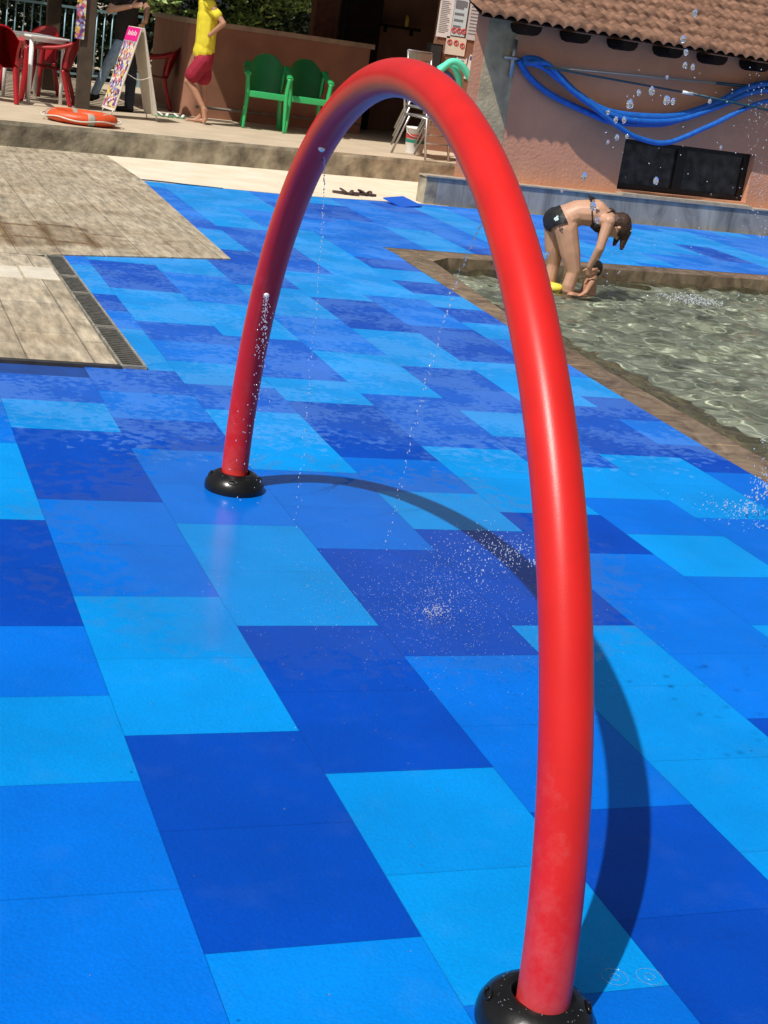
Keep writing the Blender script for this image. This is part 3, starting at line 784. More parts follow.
wquad(bm, 1.11, UW0, .35, 2.6, WV); wquad(bm, .47, .64, .35, 2.6, WV); wquad(bm, UW1, 10, .35, 2.6, WV); wquad(bm, UW0, UW1, ZW1, 2.6, WV); wquad(bm, UW0, UW1, .35, ZW0, WV)
for a, b_, c, d in ((UW0, UW0, ZW0, ZW1), (UW1, UW1, ZW0, ZW1)):
    bm.faces.new([bm.verts.new(wp(a, v, z)) for v, z in ((WV, ZW0), (WV+.16, ZW0), (WV+.16, ZW1), (WV, ZW1))])
for z in (ZW0, ZW1):
    bm.faces.new([bm.verts.new(wp(u, v, z)) for u, v in ((UW0, WV), (UW1, WV), (UW1, WV+.16), (UW0, WV+.16))])
# left side wall slanting back, and the rear
e = wp(.47, WV, 0)
sl_ = [(e.x, e.y), (9.22, 16.3)]
bm.faces.new([bm.verts.new((x, y, z)) for (x, y), z in ((sl_[0], 0), (sl_[1], 0), (sl_[1], 3.3), (sl_[0], 2.6))])
obj('wall', bm, M_peach, wing)
bm = NB(); wbox(bm, .64, 1.108, WV-.004, WV+.1, .35, 2.6); obj('cement_pier', bm, M_grey, wing)
M_marb = stone_mat('grey_marble', (.15, .145, .125, 1), (.48, .465, .41, 1), 2.2, .4, 30, 30)
mp_ = M_marb.node_tree.nodes['Mapping']; mp_.inputs['Scale'].default_value = (1.0, 1, .45); mp_.inputs['Rotation'].default_value = (0, R(25), R(-7))
u = .0; k = 0
q = random.Random(3)
for u0, u1 in ((0, .16), (.165, .55), (.555, 1.55), (1.555, 2.28), (2.285, 3.18), (3.185, 4.27), (4.275, 5.2), (5.205, 6.3), (6.305, 7.6), (7.605, 9)):
    bm = NB(); wbox(bm, u0, u1, 0, WV+.05, -.02, .352, 0); obj('marble_panel', bm, M_marb if u0 > 0 else M_concrete, wing)
bm = NB(); wbox(bm, -.02, 9.0, -.02, WV+.03, .353, .372); obj('ledge', bm, mat('ledge_stone', (.40, .34, .26), .7, .2, 8, .3, 40), wing)
win = obj('window', (lambda b_: (wbox(b_, UW0+.002, UW1-.002, WV+.10, WV+.15, ZW0+.002, ZW0+.07), wbox(b_, UW0+.002, UW1-.002, WV+.10, WV+.15, ZW1-.06, ZW1-.002),
    wbox(b_, UW0+.002, UW0+.07, WV+.10, WV+.15, ZW0+.07, ZW1-.06), wbox(b_, UW1-.10, UW1-.002, WV+.10, WV+.15, ZW0+.07, ZW1-.06), wbox(b_, UW0+.98, UW0+1.14, WV+.09, WV+.15, ZW0+.07, ZW1-.06), b_)[-1])(NB()), M_frame, wing)
for a, b_ in ((UW0+.07, UW0+.98), (UW0+1.14, UW1-.10)):
    bm = NB(); wbox(bm, a, b_, WV+.125, WV+.135, ZW0+.07, ZW1-.06); obj('pane', bm, M_glass, win)
bm = NB(); wbox(bm, UW0, UW1, -.01, WV+.1, .374, .40); obj('window_sill', bm, bpy.data.materials['ledge_stone'], wing)
# pantile roof: waved courses, each with a lip
def tile_material():
    m = mat('clay_pantile', (.115, .055, .034), .9, .4, 7, .5, 40, tint=(.27, .145, .092, 1), detail=10); return m
def roof_tiles():
    bm = NB(); P_ = .172; SL = R(24); EX = .37; u0, u1 = .26, 9.5; n = int((u1-u0)/P_*8)
    for c in range(9):
        v0 = -.43+WV-.02+c*EX*math.cos(SL); z0 = 2.36+c*EX*math.sin(SL)
        rows = []
        for t in (-1, 0, .5, 1.12):
            row = []
            for i in range(n+1):
                u = u0+(u1-u0)*i/n; ph = ((u-u0)/P_+.05*math.sin(c*2.3)) % 1
                h = .052*abs(math.sin(PI*ph))**.8-.004
                j = .006*noise.noise((math.floor((u-u0)/P_)*1.7, c*3.3, 0))
                if t == -1: pos = wp(u, v0+.002, z0+h-.016+j)
                else:
                    vv = v0+t*EX*math.cos(SL); zz = z0+t*EX*math.sin(SL)+.046*(1-t)+h+j
                    pos = wp(u, vv, zz)
                row.append(bm.verts.new(pos))
            rows.append(row)
        for A, B in zip(rows, rows[1:]):
            for i in range(int(max(0, (.38*(v0+.3))/(u1-u0)*n)), n): bm.faces.new((A[i], A[i+1], B[i+1], B[i])).smooth = True
    return bm
rf = obj('roof', roof_tiles(), tile_material(), wing)
bm = NB()
s = math.tan(R(24))
def slab(u0, u1, v0, v1, zo, th):
    vs = [bm.verts.new(wp(u, v, 2.33+(v+.27)*s+zo+k)) for k in (0, th) for u, v in ((u0, v0), (u1, v0), (u1, v1), (u0, v1))]
    for qd in ((0, 1, 2, 3), (4, 5, 6, 7), (0, 1, 5, 4), (1, 2, 6, 5), (2, 3, 7, 6), (3, 0, 4, 7)): bm.faces.new([vs[i] for i in qd])
for k_ in range(6): slab(.29+.38*(.475*k_), 9.5, -.25+.475*k_+.001, -.25+.475*(k_+1), 0, .022)
obj('roof_boarding', bm, M_woodd, wing)
for k in range(11):
    uc = 1.07+.74*k-.74*0
    bm = NB(); pr = []
    prof = [(-.12, 0), (-.115, -.05), (-.075, -.10), (0, -.12), (.075, -.10), (.115, -.05), (.12, 0)]
    A = [bm.verts.new(wp(uc+x, -.22, 2.325+z)) for x, z in prof]; B = [bm.verts.new(wp(uc+x, WV-.006, 2.325+z)) for x, z in prof]
    bm.faces.new(A); bm.faces.new(B[::-1])
    for i in range(len(prof)): bm.faces.new((A[i], A[(i+1) % 7], B[(i+1) % 7], B[i]))
    obj('rafter_tail', bm, M_woodd, wing)

# hoses, bracket and poles on the peach wall
br = thing('wall_bracket', 'grey metal bracket bar fixed upright to the peach wall', 'bracket', tuple(wp(1.05, WV, 1.9)))
bm = NB(); x0 = wp(1.04, WV-.05, 1.9)-wp(1.05, WV, 1.9)
tube(bm, [x0+V((0, 0, .24)), x0-V((0, 0, .22))], .028, 12); obj('upright_bar', bm, M_alu, br)
bm = NB(); tube(bm, [x0+V((-.14, -.02, .01)), x0+V((.16, -.02, .02))], .022, 10); box(bm, (x0.x, x0.y+.03, .0), (.07, .05, .05)); obj('cross_arm', bm, M_alu, br)
def hose(pts, r, lb, m=None):
    bm = NB(); tube(bm, [wp(u, WV-.05-v, z) for u, v, z in spline([(a, b_, c) for a, b_, c in pts], 10)], r, 12)
    return tag(obj('blue_hose', bm, m or M_hose), lb, 'hose', 'blue hoses on the peach wall')
hose([(1.12, .02, 1.90), (1.30, .02, 1.72), (1.69, .03, 1.53), (2.36, .03, 1.36), (2.69, .04, 1.30), (3.3, .04, 1.33), (3.66, .04, 1.40), (4.27, .03, 1.66), (5.02, .03, 2.02), (6.2, .03, 2.1)], .042, 'thick blue hose looping widest to the left, just under the bracket')
hose([(1.15, .10, 1.92), (1.35, .10, 1.93), (1.62, .11, 1.82), (2.0, .11, 1.60), (2.5, .12, 1.43), (3.1, .12, 1.42), (3.7, .11, 1.50), (4.3, .10, 1.73), (5.0, .09, 2.05), (6.2, .08, 2.16)], .048, 'thickest blue hose, forming the upper sag of the bundle')
hose([(1.14, .18, 1.87), (1.45, .18, 1.90), (1.8, .19, 1.66), (2.3, .19, 1.43), (2.75, .20, 1.23), (3.06, .20, 1.14), (3.53, .20, 1.13), (4.17, .19, 1.41), (5.08, .17, 1.84), (6.2, .16, 2.0)], .034, 'bright blue hose dipping to the top of the window')
hose([(1.13, .14, 1.89), (1.40, .14, 1.86), (1.75, .15, 1.70), (2.2, .15, 1.49), (2.7, .16, 1.37), (3.2, .16, 1.37), (3.75, .15, 1.46), (4.35, .14, 1.70), (5.0, .13, 1.97), (6.2, .12, 2.08)], .036, 'blue hose running in the middle of the sagging bundle')
bm = NB(); tube(bm, [wp(1.5, WV-.10, 1.87), wp(4.25, WV-.10, 1.98)], .017, 10); tube(bm, [wp(4.25, WV-.10, 1.98), wp(5.6, WV-.10, 2.03)], .021, 10, mi=1)
tag(obj('telescopic_pole', bm, [mat('grey_pole', (.35, .34, .30), .5, .1), mat('dark_teal_pole', (.01, .06, .09), .4, .2)]), 'long grey pole with dark end lying across the bracket', 'pole')
bm = NB(); tube(bm, [wp(1.4, WV-.26, 1.86), wp(3.73, WV-.26, 1.80)], .014, 10); tube(bm, [wp(3.60, WV-.26, 1.803), wp(3.78, WV-.26, 1.80)], .024, 10, mi=1); tube(bm, [wp(3.78, WV-.26, 1.80), wp(5.6, WV-.26, 1.70)], .017, 10)
tag(obj('telescopic_pole', bm, [bpy.data.materials['dark_teal_pole'], M_white]), 'thin dark teal pole with a white joint, lower than the grey pole', 'pole')

# ------------------------------------------------------------------ bar pavilion behind the terrace
EY = lambda x: 15.5+.2*(x-5.5)
pav = thing('bar_pavilion', 'dark open bar shelter with brown walls and timber posts on the terrace', 'bar shelter', (0, 0, 0))
bm = NB(); prism(bm, [(4.2, EY(4.2)), (9.6, EY(9.6)), (12, 16.8), (12, 22), (2.7, 20.5), (2.7, 16.4), (4.2, 16.7)], 2.9, 3.04); obj('roof', bm, M_woodd, pav)
bm = NB()
for i in range(20):
    y = 16.1+i*.36
    beam(bm, (-3.5, y-.9, 2.86), (2.66 if y > 16.4 else 4.15, y-(.18 if y > 16.4 else 0), 2.86), .19, .05)
obj('slat_roof', bm, M_wood, pav)
bm = NB(); beam(bm, (-3.5, 15.1, 2.74), (4.6, 15.95, 2.74), .12, .18); beam(bm, (-3.5, 18.9, 2.74), (4.15, 19.8, 2.74), .12, .18); beam(bm, (-3.5, 22.6, 2.74), (4.15, 23.3, 2.74), .12, .18); obj('beam', bm, M_wood, pav)
for x, y, wd in ((3.09, 15.98, .20), (3.02, 19.3, .22), (-1.2, 15.5, .2), (-1.2, 19.0, .2)):
    bm = NB(); box(bm, (x, y, .33+1.2), (wd, wd*.8, 2.4), bev=.012); obj('post', bm, M_wood, pav)
bm = NB()
prism(bm, [(8.55, 16.2), (9.4, 16.2), (9.4, 16.38), (8.55, 16.38)], .33, 3.3); obj('front_wall', bm, mat('brown_wall', (.24, .12, .075), .8, .15, 3, .2, 30), pav)
bm = NB(); prism(bm, [(7.62, 19.9), (7.98, 19.8), (7.98, 20.1), (7.62, 20.2)], .33, 2.9); obj('brick_pier', bm, M_brick, pav)
bm = NB(); prism(bm, [(7.98, 19.7), (12, 20.3), (12, 20.5), (7.98, 19.9)], .33, 2.9); prism(bm, [(11.8, 16.9), (12, 16.9), (12, 20.3), (11.8, 20.3)], .33, 2.9); obj('back_wall', bm, bpy.data.materials['brown_wall'], pav)
cab = thing('added_dark_cabinet', 'added tall dark cabinet standing for the dark bar interior behind the counter', 'cabinet', (8.32, 19.45, .33))  # added block, its black stands for the darkness inside the bar
bm = NB(); box(bm, (0, 0, 1.15), (.66, .34, 2.3), bev=.01); obj('carcass', bm, M_blackm, cab)
bm = NB()
for k in range(4): box(bm, (0, -.18, .4+.5*k), (.6, .012, .42), bev=.004)
obj('door', bm, M_woodd, cab)
shf = thing('wall_shelf', 'dark wooden shelf on the back wall of the bar', 'shelf', (9.12, 19.6, 2.15))
bm = NB(); box(bm, (0, 0, 0), (.72, .24, .05), bev=.006); obj('board', bm, M_woodd, shf)
for x in (-.25, .25):
    bm = NB(); box(bm, (x, .06, -.07), (.03, .1, .09)); obj('support', bm, M_woodd, shf)
bt = thing('bottle', 'small yellow bottle standing on the dark bar shelf', 'bottle', (9.22, 19.56, 2.175))
bm = NB(); lathe(bm, [(0, 0), (.038, 0), (.04, .01), (.04, .12), (.03, .16), (.015, .18), (.015, .205)], seg=16); obj('body', bm, mat('yellow_glass', (.62, .45, .06), .2, .1), bt, smooth=True)
bm = NB(); lathe(bm, [(.016, .205), (.017, .225), (0, .226)], seg=12); obj('cap', bm, M_woodd, bt, smooth=True)
# dark floor pieces inside
bx = thing('speaker_box', 'black loudspeaker box hanging at the left edge of the posters', 'speaker', (8.50, 16.14, 1.52))
bm = NB(); box(bm, (0, 0, .22), (.22, .16, .44), bev=.012); obj('cabinet', bm, M_blackm, bx)
bm = NB(); box(bm, (0, -.085, .22), (.18, .012, .38), bev=.004); obj('grille', bm, mat('grille', (.02, .02, .02), .8, .5, 80), bx)

# counter
ctr = thing('bar_counter', 'long brown rendered bar counter with a stone top on the terrace', 'bar counter', (0, 0, 0))
def arc(cx, cy, r, a0, a1, n=8): return [(cx+r*math.cos(a0+(a1-a0)*i/n), cy+r*math.sin(a0+(a1-a0)*i/n)) for i in range(n+1)]
fr = [(8.08, 18.0), (8.0, 18.25), (5.6, 17.75), (5.4, 21.2), (5.05, 21.2), (4.86, 17.6)]+arc(5.02, 17.42, .17, PI, PI*1.58, 8)[1:]
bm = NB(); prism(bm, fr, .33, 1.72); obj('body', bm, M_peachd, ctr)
def grow(poly, d):
    out = []; n = len(poly); cx = sum(p[0] for p in poly)/n; cy = sum(p[1] for p in poly)/n
    ar = sum(poly[i][0]*poly[(i+1) % n][1]-poly[(i+1) % n][0]*poly[i][1] for i in range(n)); sg = 1 if ar > 0 else -1
    for i in range(n):
        a, b_, c = V(poly[i-1]), V(poly[i]), V(poly[(i+1) % n]); e1 = (b_-a).normalized(); e2 = (c-b_).normalized()
        n1 = V((e1.y, -e1.x))*sg; n2 = V((e2.y, -e2.x))*sg; q_ = (n1+n2).normalized(); out.append(tuple(b_+q_*d))
    return out
bm = NB(); prism(bm, grow(fr, .07), 1.722, 1.80); obj('countertop', bm, mat('counter_stone', (.36, .26, .18), .6, .2, 6), ctr)
bm = NB(); tube(bm, [(5.0, 17.02, .50), (6.2, 17.32, .50), (8.0, 17.78, .50)], .022, 10)
for x, y in ((5.6, 17.17), (7.2, 17.58)): tube(bm, [(x, y, .50), (x+.02, y+.3, .50)], .012, 8)
obj('foot_rail', bm, mat('rail_paint', (.20, .17, .14), .5, .2), ctr)

# ------------------------------------------------------------------ monobloc plastic chairs
def make_chair(m, name, label, group, solid=True):
    t = thing(name, label, 'chair', (0, 0, 0), 0, group)
    # front = -y ; seat height .43, width .54
    bm = NB(); nx, ny = 12, 12; g = []
    for i in range(nx+1):
        row = []
        for j in range(ny+1):
            a, b_ = i/nx*2-1, j/ny*2-1
            wd = .235-.02*b_ ; x = a*wd*(1-.06*b_*b_*0); y = b_*.225
            z = .425-.02*(1-a*a)*(1-b_*b_)-.02*b_+(-.02 if b_ < -.97 else 0)
            row.append(bm.verts.new((x, y, z)))
        g.append(row)
    for i in range(nx):
        for j in range(ny): bm.faces.new((g[i][j], g[i+1][j], g[i+1][j+1], g[i][j+1])).smooth = True
    r = bmesh.ops.solidify(bm, geom=bm.faces[:], thickness=.022); box(bm, (0, -.232, .405), (.53, .022, .075), bev=.008); obj('seat', bm, m, t, smooth=True)
    # rounded backrest shell, curved in plan, leaning back
    bm = NB(); nu, nv = 20, 16; g = []
    for i in range(nu+1):
        row = []
        for j in range(nv+1):
            a = i/nu*2-1; v_ = j/nv
            half = .225+.07*math.sin(min(1, v_*1.35)*PI/2)
            top = 1-.62*max(0, abs(a)-.12)**2.0
            vv = v_*top
            ang = a*half/.40
            x = .40*math.sin(ang); y = .235-.40*(1-math.cos(ang))*1.1+.16*vv+.02
            z = .40+vv*.47
            row.append(bm.verts.new((x, y, z)))
        g.append(row)
    for i in range(nu):
        for j in range(nv): bm.faces.new((g[i][j], g[i+1][j], g[i+1][j+1], g[i][j+1])).smooth = True
    bmesh.ops.solidify(bm, geom=bm.faces[:], thickness=.014); obj('backrest', bm, m, t, smooth=True)
    for s in (-1, 1):
        bm = NB(); pts = spline([(s*.262, .30, .74), (s*.285, .16, .685), (s*.29, -.02, .655), (s*.285, -.17, .645), (s*.28, -.225, .625)], 6)
        tube(bm, pts, [.036]*len(pts), 10, flat=(1.25, .7)); obj('armrest', bm, m, t)
        bm = NB(); pts = spline([(s*.28, -.222, .63), (s*.262, -.22, .42), (s*.268, -.245, .2), (s*.275, -.265, 0)], 6)
        tube(bm, pts, [.042-.022*abs(k/(len(pts)-1)-.3) for k in range(len(pts))], 10, flat=(.75, 1.1)); obj('leg', bm, m, t)
        bm = NB(); pts = spline([(s*.215, .20, .42), (s*.235, .26, .2), (s*.255, .32, 0)], 6)
        tube(bm, pts, .030, 10, flat=(1, .9)); obj('leg', bm, m, t)
        bm = NB(); pts = spline([(s*.262, .28, .735), (s*.235, .235, .60), (s*.225, .225, .44)], 5)
        tube(bm, pts, .034, 8, flat=(.6, 1)); obj('side_strut', bm, m, t)
    return t
gch = make_chair(M_gplast, 'plastic_chair', 'green plastic armchair nearer the man in the yellow shirt', 'green plastic chairs by the counter')
gch.location = (5.90, 16.27, .33); gch.scale = (1.14, 1.05, 1.28); gch.rotation_euler = (0, 0, R(-10))
dup(gch, (6.58, 16.36, .33), R(-6), 'green plastic armchair nearer the red arch and the dark doorway', 'green plastic chairs by the counter')
rch = make_chair(M_rplast, 'plastic_chair', 'red plastic armchair seen from behind at the left edge', 'red plastic chairs on the terrace')
rch.location = (1.80, 15.60, .33); rch.scale = (1.2,)*3; rch.rotation_euler = (0, 0, R(176))
dup(rch, (2.62, 16.35, .33), R(-104), 'red plastic armchair turned sideways to the white table by the timber post', 'red plastic chairs on the terrace')
dup(rch, (2.55, 17.9, .33), R(-35), 'red plastic armchair behind the white table', 'red plastic chairs on the terrace')
dup(rch, (4.45, 18.2, .33), R(-100), 'red plastic armchair in the shade beside the counter end', 'red plastic chairs on the terrace')
tb = thing('plastic_table', 'white square plastic table between the red chairs', 'table', (2.42, 16.45, .33), R(20))
bm = NB(); box(bm, (0, 0, .92), (.62, .96, .035), bev=.012); box(bm, (0, 0, .88), (.54, .86, .05)); obj('tabletop', bm, M_white, tb)
for sx_ in (-1, 1):
    for sy_ in (-1, 1):
        bm = NB(); tube(bm, [(sx_*.25, sy_*.40, .88), (sx_*.252, sy_*.405, .4), (sx_*.255, sy_*.41, 0)], [.034, .03, .026], 12); obj('leg', bm, M_white, tb)

# ------------------------------------------------------------------ life ring on the terrace edge
lr = thing('life_ring', 'orange life ring with grey bands lying on the terrace edge', 'life ring', (2.70, 13.32, .345), R(-12))
bm = NB(); tube(bm, [(.365*math.cos(2*PI*i/48), .365*math.sin(2*PI*i/48), .065) for i in range(48)], .10, 18, closed=True, flat=(1, .72)); obj('ring', bm, M_ring, lr)
for k in range(4):
    a0 = R(20+90*k); bm = NB(); tube(bm, [(.365*math.cos(a0+.03*i-.1), .365*math.sin(a0+.03*i-.1), .065) for i in range(8)], .103, 18, flat=(1, .72)); obj('band', bm, M_band, lr)
bm = NB(); tube(bm, [((.49+.02*math.cos(8*PI*i/80))*math.cos(2*PI*i/80), (.49+.02*math.cos(8*PI*i/80))*math.sin(2*PI*i/80), .055+.012*math.sin(5*2*PI*i/80)) for i in range(80)], .009, 6, closed=True); obj('rope', bm, M_rope, lr)

# ------------------------------------------------------------------ ice cream board
def print_material():
    m = bpy.data.materials.new('poster_print'); m.use_nodes = True; nt = m.node_tree; n = nt.nodes; L = nt.links; b = n['Principled BSDF']
    tc = n.new('ShaderNodeTexCoord'); vo = n.new('ShaderNodeTexVoronoi'); vo.inputs['Scale'].default_value = 22; vo.inputs['Randomness'].default_value = .8; L.new(tc.outputs['Object'], vo.inputs['Vector'])
    rp = n.new('ShaderNodeValToRGB'); rp.color_ramp.interpolation = 'CONSTANT'; e = rp.color_ramp.elements
    cols = [(0, (.62, .60, .55, 1)), (.22, (.16, .06, .28, 1)), (.38, (.62, .34, .05, 1)), (.5, (.20, .22, .45, 1)), (.62, (.55, .12, .20, 1)), (.74, (.60, .55, .2, 1)), (.86, (.09, .035, .02, 1))]
    e[0].color = cols[0][1]; e[1].position = cols[1][0]; e[1].color = cols[1][1]
    for p_, c_ in cols[2:]:
        k = e.new(p_); k.color = c_
    sp = n.new('ShaderNodeSeparateColor'); L.new(vo.outputs['Color'], sp.inputs[0]); L.new(sp.outputs[0], rp.inputs[0]); L.new(rp.outputs[0], b.inputs['Base Color']); b.inputs['Roughness'].default_value = .45
    return m
M_print = print_material()
ab = thing('sandwich_board', 'folding board with colourful ice cream pictures and a magenta header', 'sandwich board', (3.66, 15.25, .33), R(-78), None, .92)
# leans open: printed leaf faces -y local
HB = 1.36
def leaf(sgn, name, m, z0=.10, z1=HB, wd=.52, th=.02, off=0, mi=None):
    bm = NB(); a = V((0, sgn*(.02+.36*(1-z0/HB)), z0)); b_ = V((0, sgn*.02, z1)); b_ = V((0, sgn*(.02+.36*(1-z1/HB)), z1))
    nrm = V((0, sgn, .26)).normalized(); a += nrm*off; b_ += nrm*off
    beam(bm, a, b_, wd, th, up=(nrm.x, nrm.y, nrm.z), bev=.004); return obj(name, bm, m, ab)
leaf(-1, 'front_panel', M_offwhite); leaf(1, 'rear_panel', M_offwhite)
leaf(-1, 'picture_sheet', M_print, .14, 1.14, .47, .004, .0125); hd_ = leaf(-1, 'header', M_magenta, 1.15, 1.35, .5, .006, .0135)
bm = NB()
def bpt(z, x, off): nrm = V((0, -1, .26)).normalized(); return V((x, -(.02+.36*(1-z/HB)), z))+nrm*off
for i, x in enumerate((-.15, -.09, -.03, .03, .09, .15)):
    h_ = .05 if i % 2 else .07
    beam(bm, bpt(1.23, x, .0185), bpt(1.23+h_, x+.012, .0185), .022, .003, up=(0, -1, .26))
obj('header_lettering', bm, M_paper, hd_)
bm = NB()
for s in (-1, 1):
    for x in (-.2, .2):
        tube(bm, [(x, s*(.02+.36*(1-.12/HB)), .12), (x, s*.385, 0)], .007, 6)
obj('wire_foot', bm, M_alu, ab)
bm = NB(); tube(bm, spline([(.24, -.20, .68), (.24, 0, .60), (.24, .20, .66)], 6), .006, 6); obj('stay_cord', bm, M_rope, ab)

# poster on the front post
pp = thing('post_banner', 'narrow colourful paper strip fixed to the front timber post', 'banner', (2.965, 15.865, 1.30))
bm = NB(); box(bm, (0, 0, .35), (.13, .012, .7), bev=.002); obj('sheet', bm, M_print, pp)

# ------------------------------------------------------------------ notices on the poster wall
def notice(x, z, wd, ht, m, label, rz=0, lines=0, rings=(), cat='notice', name='wall_notice', y=16.185, tilt=0, head=None):
    t = thing(name, label, cat, (x, y, z), rz)
    t.rotation_euler = (0, tilt, rz)
    bm = NB(); box(bm, (0, 0, 0), (wd, .008, ht)); obj('sheet', bm, m, t)
    if lines:
        bm = NB(); q = random.Random(int(x*100+z*10))
        for i in range(lines):
            l = wd*.8*q.uniform(.55, 1); box(bm, (-wd*.4+l/2, -.0055, ht*.42-i*ht*.84/lines), (l, .002, ht*.32/lines))
        obj('text_lines', bm, M_ink, t)
    if head:
        bm = NB(); box(bm, (0, -.0056, ht*.36), (wd*.84, .0024, ht*.16)); obj('heading', bm, head, t)
    for rx, rz_ in rings:
        bm = NB(); tube(bm, [(rx+.036*math.cos(2*PI*i/20), -.006, rz_+.036*math.sin(2*PI*i/20)) for i in range(20)], .008, 6, closed=True)
        beam(bm, (rx-.024, -.006, rz_+.024), (rx+.024, -.006, rz_-.024), .009, .006); obj('prohibition_sign', bm, M_inkr, t)
        bm = NB(); box(bm, (rx, -.005, rz_), (.02, .002, .04)); obj('pictogram', bm, M_ink, t)
notice(8.625, 2.36, .24, .58, M_paper, 'white sheet of close printed lines, left end of the notices', lines=18)
notice(8.86, 2.40, .24, .56, M_paperb, 'pale blue notice with a dark heading and three red ringed signs', lines=5, rings=((-.07, -.20), (.02, -.20), (.10, -.20)), head=M_ink)
notice(8.86, 1.965, .34, .27, M_paperc, 'cream notice with three red ringed signs, lowest of the large sheets', rings=((-.11, .05), (.0, .05), (.11, .02)))
notice(9.14, 2.36, .26, .54, M_paperg, 'grey sheet with two columns at the right end of the notices', lines=9)
notice(9.00, 1.76, .18, .09, M_paper, 'small white label with a dark line under the cream notice', lines=2)
notice(9.16, 1.68, .11, .38, M_paper, 'narrow white board with a blue badge beside the brown discs', tilt=R(8), head=M_inkb)
for z, lb in ((1.80, 'upper of two brown wooden discs on the wall by the notices'), (1.58, 'lower of two brown wooden discs on the wall by the notices')):
    bm = NB(); tt = NB(); lathe(tt, [(0, .02), (.05, .02), (.062, .012), (.065, 0), (0, 0)], seg=20); tt.transform(Matrix.Rotation(R(90), 4, 'X'))
    bm.free(); o = obj('wooden_disc', tt, mat('disc_wood', (.14, .07, .03), .6, .3, 10) if 'disc_wood' not in bpy.data.materials else bpy.data.materials['disc_wood']); o.location = (9.27, 16.198, z); tag(o, lb, 'disc', 'brown discs by the notices')

# ------------------------------------------------------------------ stacked metal chairs, bucket, noodles
def metal_chair():
    t = thing('metal_chair', 'bottom', 'chair', (0, 0, 0), 0, 'metal chairs in a stack')
    bm = NB()
    for s in (-1, 1):
        tube(bm, [(s*.20, -.22, 0), (s*.20, -.16, .44), (s*.20, .18, .46)], .013, 8)
        tube(bm, [(s*.20, .30, 0), (s*.20, .10, .44)], .013, 8)
    tube(bm, [(-.2, -.16, .44), (.2, -.16, .44)], .011, 8); tube(bm, [(-.2, -.2, .18), (.2, -.2, .18)], .009, 8)
    obj('leg_frame', bm, M_alu, t)
    bm = NB(); box(bm, (0, .01, .46), (.40, .38, .022), bev=.008); obj('seat', bm, M_alu, t)
    bm = NB()
    for s in (-1, 1): tube(bm, [(s*.20, .18, .46), (s*.20, .26, .86)], .013, 8)
    tube(bm, [(-.2, .26, .86), (.2, .26, .86)], .013, 8)
    obj('back_frame', bm, M_alu, t)
    bm = NB(); box(bm, (0, .245, .78), (.40, .016, .13), Matrix.Identity(4), bev=.004); obj('backrest', bm, M_alu, t)
    return t
mc = metal_chair(); mc.location = (7.88, 14.40, .33); mc.rotation_euler = (0, 0, R(28)); mc.scale = (1.3,)*3
mc['label'] = 'grey metal chair standing on the terrace, lowest of its stack'
for k, lb in enumerate(('grey metal chair second from the bottom of its stack', 'grey metal chair second from the top of its stack', 'grey metal chair on top of its stack under the turquoise noodles')):
    dup(mc, (7.88+.02*k, 14.42+.03*(k+1), .33+.12*(k+1)), R(28), lb)
bk = thing('plastic_bucket', 'white plastic bucket with a red and green label behind the stacked chairs', 'bucket', (7.98, 15.05, .33), R(-20))
bm = NB(); lathe(bm, [(0, 0), (.13, 0), (.135, .01), (.155, .36), (.165, .365), (.165, .39), (.15, .39), (.13, .03), (0, .03)], seg=32); obj('tub', bm, M_white, bk, smooth=True)
bm = NB(); lathe(bm, [(.1465, .16), (.1495, .21)], seg=32); obj('label_band', bm, mat('label_green', (.02, .2, .14), .5), bk, smooth=True)
bm = NB(); lathe(bm, [(.1505, .22), (.154, .29)], seg=32); obj('label_stripe', bm, mat('label_red', (.45, .05, .04), .5), bk, smooth=True)
bm = NB(); tube(bm, [(.16*math.cos(a), -.05-.11*math.sin(a), .37-.12*math.sin(a)) for a in [PI*i/16 for i in range(17)]], .005, 6); obj('handle', bm, M_alu, bk)
def nood(pts, r, lb, m, name='pool_noodle', cat='pool noodle'):
    bm = NB(); tube(bm, spline(pts, 10), r, 14); return tag(obj(name, bm, m), lb, cat, 'pool noodles on the stacked chairs')
nood([(7.95, 14.45, 1.56), (8.12, 14.42, 1.735), (8.30, 14.42, 1.70), (8.48, 14.44, 1.52), (8.63, 14.46, 1.33)], .052, 'turquoise foam noodle ending lowest on the right of its bundle', M_turq)
nood([(7.99, 14.56, 1.60), (8.16, 14.55, 1.70), (8.30, 14.55, 1.58), (8.37, 14.55, 1.38), (8.40, 14.55, 1.22)], .048, 'turquoise foam noodle bent sharply behind the longer one', M_turq)
nood([(8.06, 14.62, 1.55), (8.20, 14.62, 1.56), (8.36, 14.60, 1.36), (8.50, 14.58, 1.17)], .03, 'dull blue foam noodle beneath the turquoise ones', mat('blue_foam', (.05, .12, .35), .6, .1))

# ------------------------------------------------------------------ sandals, loose mat
def sandal(name, loc, rz, m, label, group, sole=None):
    t = thing(name, label, 'sandal', loc, rz, group)
    bm = NB(); out = [(.045*(1 if a < PI else 1)*math.cos(a)*(1.0 if math.sin(a) > 0 else .82), .135*math.sin(a)) for a in [2*PI*i/24 for i in range(24)]]
    prism(bm, out, 0, .024); obj('sole', bm, sole or m, t)
    bm = NB(); tube(bm, spline([(-.048, .0, .02), (-.03, .04, .045), (.03, .05, .045), (.05, .0, .02)], 6), .02, 8, flat=(1, .5)); tube(bm, spline([(-.046, -.05, .02), (0, -.06, .045), (.046, -.05, .02)], 6), .02, 8, flat=(1, .5)); obj('strap', bm, m, t)
    return t
sandal('sandal', (5.70, 11.22, .014), R(70), M_brownsh, 'dark brown sandal lying further left on the cream strip', 'dark sandals on the cream strip').scale = (1.25,)*3
